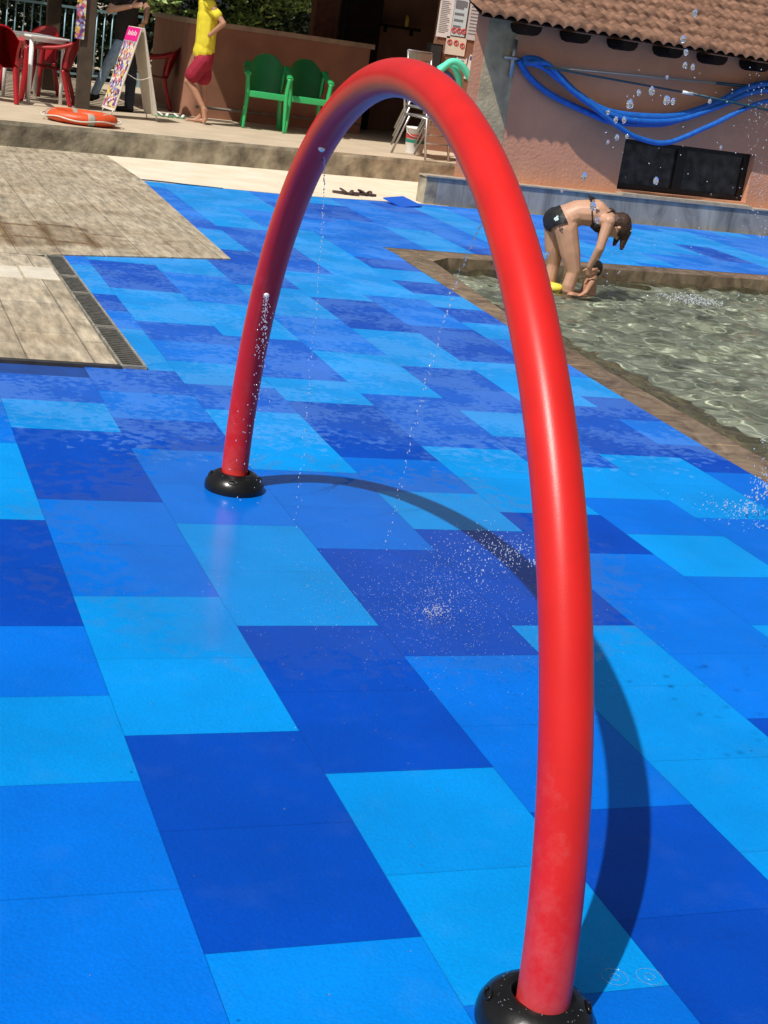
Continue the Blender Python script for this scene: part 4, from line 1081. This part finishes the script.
sandal('sandal', (5.98, 11.32, .014), R(95), M_brownsh, 'dark brown sandal lying nearer the loose blue mat', 'dark sandals on the cream strip').scale = (1.25,)*3
sandal('flip_flop', (4.36, 16.35, .33), R(80), M_white, 'white strapped flip flop with green sole, nearer the board', 'flip flops by the barefoot man', mat('green_sole', (.12, .3, .16), .6)).scale = (1.2,)*3
sandal('flip_flop', (4.62, 16.42, .33), R(70), M_white, 'white strapped flip flop with green sole, nearer the bare feet', 'flip flops by the barefoot man', bpy.data.materials['green_sole']).scale = (1.2,)*3
bm = NB(); box(bm, (0, 0, 0), (.36, .34, .018), bev=.004)
lm = obj('loose_mat', bm, mat('loose_blue_mat', (.004, .10, .55), .5, .08)); lm.location = (6.28, 10.72, .05); lm.rotation_euler = (R(10), R(-4), R(28)); tag(lm, 'loose blue rubber mat lying tilted at the far edge of the pad', 'mat')
bm = NB(); tube(bm, spline([(2.92, 10.40, .02), (3.2, 10.42, .022), (3.5, 10.42, .018), (3.95, 10.46, .012)], 6), .007, 8)
tag(obj('curled_mat_edging', bm, mat('edging', (.01, .05, .11), .6)), 'dark blue strip of edging curled up at the far left mat corner', 'edging strip')
# ------------------------------------------------------------------ railing and trees behind
rl = thing('metal_railing', 'pale blue metal railing along the back of the terrace', 'railing', (0, 0, 0))
fa, fb = V((-4, 20.4, 0)), V((5.3, 23.7, 0)); fd = (fb-fa).normalized(); Lf = (fb-fa).length
bm = NB(); beam(bm, fa+V((0, 0, 1.64)), fb+V((0, 0, 1.66)), .05, .045); obj('top_rail', bm, M_teal, rl)
bm = NB(); beam(bm, fa+V((0, 0, .44)), fb+V((0, 0, .46)), .045, .04); obj('bottom_rail', bm, M_teal, rl)
bm = NB(); k = int(Lf/.165)
for i in range(1, k): p = fa+fd*i*Lf/k; tube(bm, [p+V((0, 0, .46)), p+V((0, 0, 1.63))], .014, 6)
obj('baluster_row', bm, M_teal, rl)
for i in range(0, 6):
    bm = NB(); p = fa+fd*i*Lf/5; box(bm, (p.x, p.y, 1.0), (.06, .06, 1.34)); obj('post', bm, M_teal, rl)

def tree(name, x, y, h, cw, ch, nl, m, label, group, lean=0, z=.33, leaf=.10, seed=1):
    q = random.Random(seed)
    t = thing(name, label, 'tree', (x, y, z), 0, group)
    bm = NB(); tr = [(0, 0, -.1), (lean*.3, .05, h*.3), (lean*.7, -.05, h*.55), (lean, 0, h*.8)]
    pts = spline(tr, 6); tube(bm, pts, [.17*(1-.7*i/(len(pts)-1))*h/6 for i in range(len(pts))], 10)
    for k in range(9):
        a = q.uniform(0, 6.28); z0 = h*q.uniform(.25, .7); z1 = z0+ch*q.uniform(.15, .5); r_ = cw*q.uniform(.35, .8)
        pp_ = spline([(lean*.6, 0, z0), (lean*.6+r_*.5*math.cos(a), r_*.5*math.sin(a), z0+(z1-z0)*.6), (lean*.6+r_*math.cos(a), r_*math.sin(a), z1)], 4)
        tube(bm, pp_, [.06*(1-.8*i/(len(pp_)-1))*h/6 for i in range(len(pp_))], 6)
    obj('trunk', bm, M_bark, t)
    bm = NB(); cl = []
    for k in range(30):
        a = q.uniform(0, 6.28); rr = cw*math.sqrt(q.random()); zz = h-ch+ch*q.random()
        f = math.sin(PI*min(1, max(.08, (zz-(h-ch))/ch)))**.5
        cl.append((lean+rr*f*math.cos(a), rr*f*math.sin(a), zz, q.uniform(.25, .6)*cw*.62))
    for i in range(nl):
        c = q.choice(cl); d_ = V((q.gauss(0, 1), q.gauss(0, 1), q.gauss(0, .75))); d_ = d_.normalized()*c[3]*q.random()**.4
        p = V(c[:3])+d_; s_ = leaf*q.uniform(.6, 1.3)
        e = Euler((q.uniform(-.9, .9), q.uniform(-.9, .9), q.uniform(0, 6.28))).to_matrix()
        vs = [bm.verts.new(p+e @ V(v_)) for v_ in ((-s_*.35, 0, 0), (0, -s_*.9, 0.02), (s_*.35, 0, 0), (0, s_*.9, 0.02))]
        bm.faces.new(vs)
    obj('crown', bm, m, t, recalc=False)
tree('broadleaf_tree', 6.0, 24.5, 5.2, 2.0, 4.6, 11000, M_leaf, 'bright leafed tree showing above the left half of the counter', 'trees behind the terrace', .1, seed=3)
tree('broadleaf_tree', 8.3, 26.0, 5.6, 2.0, 4.9, 11000, M_leaf, 'bright leafed tree showing above the counter beside the brick pier', 'trees behind the terrace', -.2, seed=5)
tree('broadleaf_tree', 4.2, 26.5, 6.5, 2.2, 5.8, 7000, M_leafd, 'dark tree behind the railing next to the counter end', 'trees behind the terrace', .2, seed=7, leaf=.13)
tree('broadleaf_tree', 1.8, 25.5, 6.2, 2.2, 5.9, 7000, M_leafd, 'dark tree behind the railing between the two timber posts', 'trees behind the terrace', 0, seed=8, leaf=.13)
tree('broadleaf_tree', -.8, 25.0, 6.4, 2.2, 5.9, 7000, M_leafd, 'dark tree behind the railing at the left edge', 'trees behind the terrace', 0, seed=9, leaf=.13)
tree('broadleaf_tree', 6.6, 30.5, 7.5, 2.6, 7.0, 6000, M_leafd, 'tall dark tree deep behind the counter', 'trees behind the terrace', 0, seed=10, leaf=.16)
tree('broadleaf_tree', 10.5, 31, 7.5, 2.6, 7.0, 6000, M_leafd, 'tall dark tree behind the brick pier', 'trees behind the terrace', 0, seed=11, leaf=.16)
# clipped hedge just behind the railing
bm = NB(); q = random.Random(21)
for i in range(16000):
    s = q.random(); p = fa+fd*(s*(Lf+6))+V((-fd.y, fd.x, 0))*q.uniform(.5, 1.6); p.z = .3+q.uniform(0, 1)**.8*2.5
    s_ = .10*q.uniform(.6, 1.3); e_ = Euler((q.uniform(-1, 1), q.uniform(-1, 1), q.uniform(0, 6.28))).to_matrix()
    bm.faces.new([bm.verts.new(p+e_ @ V(v_)) for v_ in ((-s_*.4, 0, 0), (0, -s_*.9, 0), (s_*.4, 0, 0), (0, s_*.9, 0))])
for k in range(14):
    p = fa+fd*(k+.5)*(Lf+6)/14+V((-fd.y, fd.x, 0))*1.0; tube(bm, [(p.x, p.y, .3), (p.x+.1, p.y, 2.2)], .04, 6)
tag(obj('hedge', bm, M_leafd, recalc=False), 'dense dark hedge growing behind the pale blue railing', 'hedge')

# ------------------------------------------------------------------ people
def hair_cap(bm, c, r, front, upv=(0, 0, 1), k=1.06):
    f = V(front).normalized(); u = V(upv).normalized()
    seg(bm, V(c)-f*r*.22+u*r*.12, V(c)-f*r*.12+u*r*.2, r*k*.98, r*k*.95)
def head(bm, c, r, front, upv=(0, 0, 1)):
    c = V(c); f = V(front).normalized(); u = V(upv); u = (u-f*u.dot(f)).normalized(); s = f.cross(u)
    seg(bm, c+u*r*.15-f*r*.1, c-u*r*.45+f*r*.12, r*.93, r*.66, s, .86)      # skull to jaw
    seg(bm, c-u*r*.85+f*r*.42, c-u*r*.85+f*r*.5, r*.27)                       # chin
    seg(bm, c+u*r*.02+f*r*.86, c-u*r*.28+f*r*1.02, r*.12, r*.17)             # nose
    seg(bm, c-u*r*.52+f*r*.80-s*r*.15, c-u*r*.52+f*r*.80+s*r*.15, r*.13)     # mouth
    for q_ in (-1, 1):
        seg(bm, c+u*r*.1+f*r*.72+s*q_*r*.33, c+u*r*.1+f*r*.74+s*q_*r*.33, r*.13)
        seg(bm, c-u*r*.05+s*q_*r*.80, c-u*r*.2+s*q_*r*.84, r*.17, r*.12, s, .5)

W = {'hipN': (6.125, 5.954, .471), 'hipF': (6.117, 6.151, .458), 'kneeN': (6.253, 5.892, .099), 'kneeF': (6.168, 6.163, .118), 'ankN': (6.249, 5.904, -.171), 'ankF': (6.197, 6.173, -.172), 'pel': (6.113, 6.045, .54), 'waist': (6.247, 5.991, .635), 'chest': (6.393, 5.933, .649), 'shN': (6.445, 5.751, .608), 'shF': (6.56, 6.049, .648), 'neck': (6.547, 5.872, .627), 'head': (6.64, 5.834, .548), 'elN': (6.387, 5.72, .357), 'wrN': (6.363, 5.805, .171), 'haN': (6.396, 5.846, .062), 'elF': (6.562, 6.027, .329), 'wrF': (6.462, 5.927, .148), 'haF': (6.484, 5.897, .022)}
W = {k: V(v) for k, v in W.items()}
side = V((.33, .94, 0)).normalized()*-1      # towards the camera = her near side
def woman():
    t = thing('person', 'woman in a black bikini bending forward in the shallow pool', 'person', (6.2, 6.0, -.33))
    off = V((6.2, 6.0, -.33)); g = {k: v-off for k, v in W.items()}; g['head'] = g['head']+V((-.042, .016, .006))
    bm = NB()
    lat = side
    for s, kn, an in (('hipN', 'kneeN', 'ankN'), ('hipF', 'kneeF', 'ankF')):
        a, k, n_ = g[s], g[kn], g[an].copy(); n_ = V((n_.x-.01, n_.y, .075))
        seg(bm, a+V((0, 0, .01)), a*.45+k*.55, .116, .098); seg(bm, a*.45+k*.55, k, .098, .064); seg(bm, k, k*.62+n_*.38+V((-.018, 0, 0)), .062, .064); seg(bm, k*.62+n_*.38+V((-.018, 0, 0)), n_, .064, .040)
        seg(bm, n_+V((-.02, 0, -.035)), n_+V((.12, -.03, -.055)), .035, .026)
    seg(bm, g['hipN']+V((-.015, .02, .055)), g['hipF']+V((-.015, -.02, .065)), .120, .120)           # buttocks
    seg(bm, g['pel'], g['waist'], .132, .118, lat, 1.15); seg(bm, g['waist'], g['chest'], .118, .128, lat, 1.15); seg(bm, g['chest'], g['neck']+V((-.06, 0, -.01)), .118, .085, lat, 1.25)
    for s in (-1, 1): seg(bm, g['chest']+lat*.075*s+V((.02, 0, -.085)), g['chest']+lat*.07*s+V((.04, 0, -.12)), .062, .048)
    seg(bm, g['neck']+V((-.03, 0, 0)), g['head'], .055, .05)
    for sh, el, wr, ha in (('shN', 'elN', 'wrN', 'haN'), ('shF', 'elF', 'wrF', 'haF')):
        seg(bm, g[sh]*.6+g['neck']*.4+V((-.05, 0, -.01)), g[sh], .07, .062); seg(bm, g[sh], g[el], .058, .042); seg(bm, g[el], g[wr], .042, .027)
        hand(bm, g[wr], g[ha], side=(-.6, .2, .3), s=1.0, curl=.6)
    fr_ = V((.35, -.12, -.93)); hu = V((.92, -.1, .32))
    head(bm, g['head'], .098, fr_, hu)
    o = merge('body', bm, M_skin, t, .0075, 4)
    # hair: cap, ponytail falling forward
    bm = NB(); hc = g['head']
    seg(bm, hc+V((.035, 0, .045)), hc+V((.05, 0, .0)), .098, .098); seg(bm, hc+V((-.01, .0, .05)), hc+V((.02, 0, .05)), .085, .09)
    seg(bm, hc+V((-.07, .02, .11)), hc+V((-.09, .02, .13)), .045, .04); seg(bm, hc+V((-.09, .03, .13)), hc+V((-.10, .05, .02)), .03, .05); seg(bm, hc+V((-.10, .05, .02)), hc+V((-.08, .03, -.14)), .045, .02)
    seg(bm, hc+V((.09, -.02, -.03)), hc+V((.07, -.03, -.19)), .055, .02); seg(bm, hc+V((.07, .05, -.03)), hc+V((.03, .05, -.17)), .05, .018)
    merge('hair', bm, M_hair, t, .008, 2)
    bm = NB(); k_ = .008
    seg(bm, g['hipN']+V((-.015, .02, .055)), g['hipF']+V((-.015, -.02, .065)), .126+k_)
    seg(bm, g['pel'], g['waist'], .132+k_, .118+k_, lat, 1.15)
    for s_, kn in (('hipN', 'kneeN'), ('hipF', 'kneeF')): seg(bm, g[s_]+V((0, 0, .01)), g[s_]*.45+g[kn]*.55, .116+k_, .098+k_)
    bk = merge('bikini_bottom', bm, M_bikini, t, .0075, 4)
    bm = bmesh.new(); bm.from_mesh(bk.data)
    ax = (g['waist']-g['pel']).normalized(); pt = g['pel']+ax*.04
    cuts = [(pt, ax)]
    for sg in (-1, 1): cuts.append((g['pel']+V((0, 0, -.105)), (V((.25, 0, -1))+lat*sg*.58).normalized()))
    for p_, n_ in cuts: bmesh.ops.bisect_plane(bm, geom=bm.verts[:]+bm.edges[:]+bm.faces[:], plane_co=p_, plane_no=n_, clear_outer=True)
    bm.to_mesh(bk.data); bm.free()
    from mathutils.bvhtree import BVHTree
    def mark(name, px, py, r_, m_, src, kinds):
        tr = BVHTree.FromPolygons([v.co for v in src.data.vertices], [p.vertices for p in src.data.polygons])
        cam_ = V((-.2816, -6.6036, 1.90195)); d_ = (fw*1480+r2*(px-384)-u2*(py-512)).normalized()
        hp, hn, ix, ds = tr.ray_cast(cam_-off, d_)
        if hp is None: return
        if hn.dot(d_) > 0: hn = -hn
        x_ = hn.cross(V((0, 0, 1))).normalized(); y_ = x_.cross(hn); bm = NB()
        for cx, cy, rr in kinds:
            c_ = hp+hn*.0035+x_*cx*r_+y_*cy*r_
            vs = [bm.verts.new(c_+(x_*math.cos(2*PI*i/10)+y_*math.sin(2*PI*i/10))*rr*r_) for i in range(10)]
            w_ = [bm.verts.new(v.co-hn*.003) for v in vs]; bm.faces.new(vs)
            for i in range(10): bm.faces.new((vs[i], w_[i], w_[(i+1) % 10], vs[(i+1) % 10]))
        obj(name, bm, m_, t)
    mark('emblem', 556.5, 219, .028, M_paperb, bk, [(-.55, 0, .5), (.55, 0, .5), (0, .7, .5), (0, -.4, .35)])
    M_tat = mat('tattoo_ink', (.10, .075, .07), .6)
    mark('tattoo', 561, 229.5, .03, M_tat, o, [(-.4, .3, .35), (.2, -.2, .4), (.5, .6, .25), (-.5, -.7, .25)])
    mark('tattoo', 597.5, 211, .028, M_tat, o, [(-.3, .1, .45), (.35, .3, .4), (.2, -.4, .35)])
    bm = NB()
    for s in (-1, 1): seg(bm, g['chest']+lat*.075*s+V((.02, 0, -.09)), g['chest']+lat*.07*s+V((.04, 0, -.12)), .066, .052)
    merge('bikini_top', bm, M_bikini, t, .008, 2)
    bm = NB(); c = g['chest']; b0 = c+V((-.055, 0, 0))
    tube(bm, spline([b0+lat*.085+V((.04, 0, -.12)), b0+lat*.146+V((.0, 0, -.02)), b0+lat*.09+V((-.02, 0, .097)), b0+V((-.025, 0, .120)), b0-lat*.09+V((-.02, 0, .097)), b0-lat*.146+V((0, 0, -.02))], 6), .006, 6)
    tube(bm, spline([c+lat*.10+V((.06, 0, -.12)), c+lat*.15+V((.06, 0, .0)), g['neck']+lat*.05+V((-.03, 0, .072)), g['neck']-lat*.03+V((0, 0, .07))], 6), .005, 6)
    for s in (-1, 1): tube(bm, spline([b0+V((-.025, 0, .122)), b0+lat*.05*s+V((-.04, 0, .145)), b0+lat*.04*s+V((.01, 0, .135)), b0+V((-.02, 0, .123))], 5), .007, 6)
    obj('strap', bm, M_bikini, t)
    return t
woman()
def child():
    off = V((6.55, 5.9, -.25)); t = thing('person', 'small dark haired child sitting in the water below the bending woman', 'person', (6.475, 5.935, -.245))
    c = {k: V(v)-off for k, v in {'head': (6.555, 5.89, .125), 'neck': (6.544, 5.894, .037), 'chest': (6.544, 5.905, -.042), 'pel': (6.546, 5.904, -.18)}.items()}
    bm = NB(); lat = V((.33, .94, 0))
    head(bm, c['head'], .066, (-.75, -.6, -.15))
    seg(bm, c['head']-V((0, 0, .04)), c['neck'], .034, .032); seg(bm, c['neck']-V((0, 0, .02)), c['chest'], .05, .072, lat, 1.25); seg(bm, c['chest'], c['pel'], .072, .08, lat, 1.2)
    for s in (-1, 1):
        sh = c['neck']+lat*.085*s-V((0, 0, .02)); el = sh+V((-.05, -.01, -.10)); wr = el+V((-.075, -.02, -.05))
        seg(bm, sh, el, .03, .024); seg(bm, el, wr, .024, .018); hand(bm, wr, wr+V((-.05, 0, -.03)), (0, 0, 1), .55)
        kn = c['pel']+lat*.09*s+V((-.20, -.02, .05)); an = kn+V((-.14, -.02, -.07))
        seg(bm, c['pel']+lat*.05*s, kn, .055, .042); seg(bm, kn, an, .04, .027); seg(bm, an, an+V((-.07, 0, .01)), .022, .017)
    merge('body', bm, M_skin2, t, .006, 3)
    bm = NB(); h = c['head']; seg(bm, h+V((.025, .01, .028)), h+V((.035, .02, -.01)), .063, .058); seg(bm, h+V((-.01, 0, .04)), h+V((0, 0, .042)), .054)
    merge('hair', bm, M_haird, t, .006, 2)
    bm = NB(); seg(bm, c['pel']+V((0, 0, .02)), c['pel']-V((0, 0, .01)), .088, .09, lat, 1.2); merge('swimsuit', bm, mat('child_swimsuit', (.05, .07, .2), .7), t, .008, 2)
child()
ty = thing('float_toy', 'small yellow pool toy floating behind the woman\'s legs', 'toy', (6.14, 6.04, -.12))
bm = NB(); tube(bm, [(.07*math.cos(2*PI*i/24), .07*math.sin(2*PI*i/24), .03) for i in range(24)], .035, 12, closed=True); obj('ring', bm, mat('yellow_toy', (.75, .62, .08), .4), ty)

def shoe(bm, heel, toe):
    h, t_ = V(heel), V(toe); d = (t_-h).normalized(); seg(bm, h, h+d*.1, .048, .05); seg(bm, h+d*.08+V((0, 0, -.012)), t_, .045, .034)
def sub(d, off): return {k: V(v)-V(off) for k, v in d.items()}
def man_yellow():
    off = (4.78, 15.9, .33)
    M = sub({'hipN': (4.772, 15.796, 1.207), 'hipF': (4.827, 15.989, 1.231), 'kneeN': (4.591, 15.868, .922), 'ankN': (4.844, 15.745, .558), 'ballN': (4.872, 15.734, .417), 'toeN': (4.873, 15.712, .361), 'kneeF': (4.85, 15.98, .859), 'ankF': (4.858, 15.955, .439), 'toeF': (4.667, 16.01, .355), 'heelF': (4.906, 15.936, .373), 'waist': (4.8, 15.892, 1.433), 'chest': (4.797, 15.893, 1.885), 'neck': (4.74, 15.916, 2.13), 'head': (4.68, 15.94, 2.30), 'shN': (4.774, 15.676, 2.03), 'shF': (4.768, 16.12, 2.05), 'elN': (4.957, 15.528, 1.80), 'wrN': (4.818, 15.669, 1.62), 'haN': (4.746, 15.784, 1.572), 'elF': (4.853, 16.194, 1.712), 'wrF': (4.834, 16.137, 1.45), 'haF': (4.813, 16.124, 1.33)}, off)
    t = thing('person', 'barefoot man in a yellow shirt and crimson shorts standing before the counter', 'person', off)
    lat = (M['shN']-M['shF']).normalized(); bm = NB()
    seg(bm, M['hipN'], M['kneeN'], .088, .058); seg(bm, M['kneeN'], M['kneeN']*.65+M['ankN']*.35+V((.02, 0, 0)), .054, .055); seg(bm, M['kneeN']*.65+M['ankN']*.35+V((.02, 0, 0)), M['ankN'], .055, .036)
    seg(bm, M['ankN'], M['ballN'], .04, .042, lat, 1.1); seg(bm, M['ballN'], M['toeN']+V((-.02, 0, .005)), .04, .022, lat, 1.3); seg(bm, M['ankN']+V((.025, 0, -.02)), M['ankN']+V((.02, 0, -.03)), .04)
    seg(bm, M['hipF'], M['kneeF'], .088, .058); seg(bm, M['kneeF'], M['kneeF']*.65+M['ankF']*.35+V((.02, 0, 0)), .054, .056); seg(bm, M['kneeF']*.65+M['ankF']*.35+V((.02, 0, 0)), M['ankF'], .056, .038)
    seg(bm, M['heelF']+V((-.01, 0, .0)), M['toeF']+V((0, 0, .005)), .042, .024, (0, 0, 1), .8); seg(bm, M['ankF'], M['toeF']*.5+M['heelF']*.5, .038, .035)
    for k in range(5): seg(bm, M['toeF']+lat*(.03-.015*k), M['toeF']+lat*(.03-.015*k)+V((-.035+.004*k, .01, -.006)), .011, .009)
    seg(bm, M['hipN']*.5+M['hipF']*.5, M['waist'], .12, .105, lat, 1.25); seg(bm, M['waist'], M['chest'], .105, .125, lat, 1.35); seg(bm, M['chest'], M['neck']-V((0, 0, .08)), .12, .075, lat, 1.4)
    seg(bm, M['neck']-V((0, 0, .06)), M['head'], .058, .055)
    for s in 'NF':
        seg(bm, M['sh'+s], M['el'+s], .055, .042); seg(bm, M['el'+s], M['wr'+s], .043, .03); seg(bm, M['sh'+s]*.6+M['neck']*.4, M['sh'+s], .06, .058)
    hand(bm, M['wrN'], M['haN'], (0, 0, 1), 1.15, .7); hand(bm, M['wrF'], M['haF'], (-1, 0, 0), 1.15, .4)
    head(bm, M['head']+V((0, 0, .02)), .115, (-.93, .2, -.2))
    merge('body', bm, M_skin2, t, .009, 3)
    bm = NB(); hair_cap(bm, M['head']+V((0, 0, .03)), .117, (-.93, .2, -.2)); merge('hair', bm, M_haird, t, .01, 2)
    bm = NB(); seg(bm, V((.01, .0, 1.01+.02)), M['waist']+V((0, 0, .05)), .160, .146, lat, 1.2); seg(bm, M['waist']+V((0, 0, .05)), M['chest'], .146, .150, lat, 1.35); seg(bm, M['chest'], M['neck']-V((0, 0, .09)), .14, .09, lat, 1.45)
    for s in 'NF': seg(bm, M['sh'+s]*.7+M['chest']*.3, M['sh'+s]*.45+M['el'+s]*.55, .085, .07); seg(bm, M['sh'+s]*.6+M['neck']*.4-V((0, 0, .01)), M['sh'+s], .078, .085)
    merge('shirt', bm, M_yel, t, .011, 4)
    bm = NB(); c = M['hipN']*.5+M['hipF']*.5; seg(bm, c+V((.01, 0, .13)), c, .143, .145, lat, 1.2)
    seg(bm, M['hipN']+V((0, 0, .02)), M['hipN']*.34+M['kneeN']*.66+V((.0, 0, 0)), .122, .124); seg(bm, M['hipF']+V((0, 0, .02)), M['hipF']*.36+M['kneeF']*.64, .122, .126)
    merge('shorts', bm, M_shorts, t, .011, 3)
man_yellow()
def man_black():
    off = (3.75, 16.4, .33)
    B = sub({'hipN': (3.644, 16.335, 1.286), 'hipF': (3.775, 16.498, 1.296), 'kneeA': (3.489, 16.332, 1.009), 'ankA': (3.337, 16.436, .56), 'toeA': (3.20, 16.40, .45), 'kneeB': (3.855, 16.466, .845), 'ankB': (3.86, 16.442, .42), 'toeB': (3.66, 16.40, .37), 'waist': (3.709, 16.416, 1.42), 'chest': (3.722, 16.411, 1.889), 'neck': (3.709, 16.417, 2.15), 'head': (3.66, 16.441, 2.33), 'shN': (3.574, 16.234, 2.05), 'shF': (3.813, 16.612, 2.07), 'elN': (3.421, 16.208, 1.754), 'wrN': (3.70, 16.081, 1.845), 'haN': (3.853, 16.068, 1.888), 'elF': (4.02, 16.547, 1.85), 'wrF': (3.99, 16.389, 1.66), 'haF': (3.93, 16.308, 1.60)}, off)
    t = thing('person', 'man in a black shirt and jeans with one foot raised behind the board', 'person', off)
    lat = (B['shN']-B['shF']).normalized(); bm = NB()
    seg(bm, B['waist'], B['chest'], .11, .13, lat, 1.35); seg(bm, B['chest'], B['neck']-V((0, 0, .08)), .125, .08, lat, 1.4); seg(bm, B['neck']-V((0, 0, .06)), B['head'], .06, .058)
    seg(bm, B['hipN']*.5+B['hipF']*.5, B['waist'], .12, .11, lat, 1.2)
    for s in 'NF': seg(bm, B['sh'+s], B['el'+s], .06, .05); seg(bm, B['el'+s], B['wr'+s], .052, .034); seg(bm, B['sh'+s]*.6+B['neck']*.4, B['sh'+s], .06, .062)
    hand(bm, B['wrN'], B['haN'], (0, 0, 1), 1.15, .7); hand(bm, B['wrF'], B['haF'], (0, 0, 1), 1.15, .6)
    for h, k, a in (('hipN', 'kneeA', 'ankA'), ('hipF', 'kneeB', 'ankB')): seg(bm, B[h], B[k], .09, .06); seg(bm, B[k], B[a], .055, .038)
    head(bm, B['head']+V((0, 0, .02)), .115, (-.5, -.8, -.35))
    merge('body', bm, M_skin, t, .01, 3)
    bm = NB(); hair_cap(bm, B['head']+V((0, 0, .03)), .117, (-.5, -.8, -.35)); merge('hair', bm, M_haird, t, .01, 2)
    bm = NB(); seg(bm, B['waist']-V((0, 0, .03)), B['chest'], .15, .155, lat, 1.32); seg(bm, B['chest'], B['neck']-V((0, 0, .09)), .15, .095, lat, 1.45)
    for s in 'NF': seg(bm, B['sh'+s]*.7+B['chest']*.3, B['sh'+s]*.4+B['el'+s]*.6, .09, .075); seg(bm, B['sh'+s]*.6+B['neck']*.4-V((0, 0, .02)), B['sh'+s], .075, .08)
    merge('shirt', bm, M_tee, t, .012, 4)
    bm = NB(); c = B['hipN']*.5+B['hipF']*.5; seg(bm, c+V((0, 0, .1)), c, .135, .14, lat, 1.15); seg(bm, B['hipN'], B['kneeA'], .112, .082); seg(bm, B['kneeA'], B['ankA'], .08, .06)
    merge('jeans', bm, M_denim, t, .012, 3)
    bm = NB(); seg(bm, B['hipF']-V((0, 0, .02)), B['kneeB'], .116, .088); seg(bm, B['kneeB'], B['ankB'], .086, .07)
    merge('shade_toned_trouser_leg', bm, M_denim_shade, t, .012, 3)  # standing leg of the jeans, its shade painted as a darker cloth
    for n_, a, b_ in (('a', B['ankA']+V((.03, 0, -.055)), B['toeA']), ('b', B['ankB']+V((.03, 0, -.045)), B['toeB'])):
        bm = NB(); shoe(bm, a, b_); merge('shoe', bm, M_blackm, t, .01, 2)
man_black()
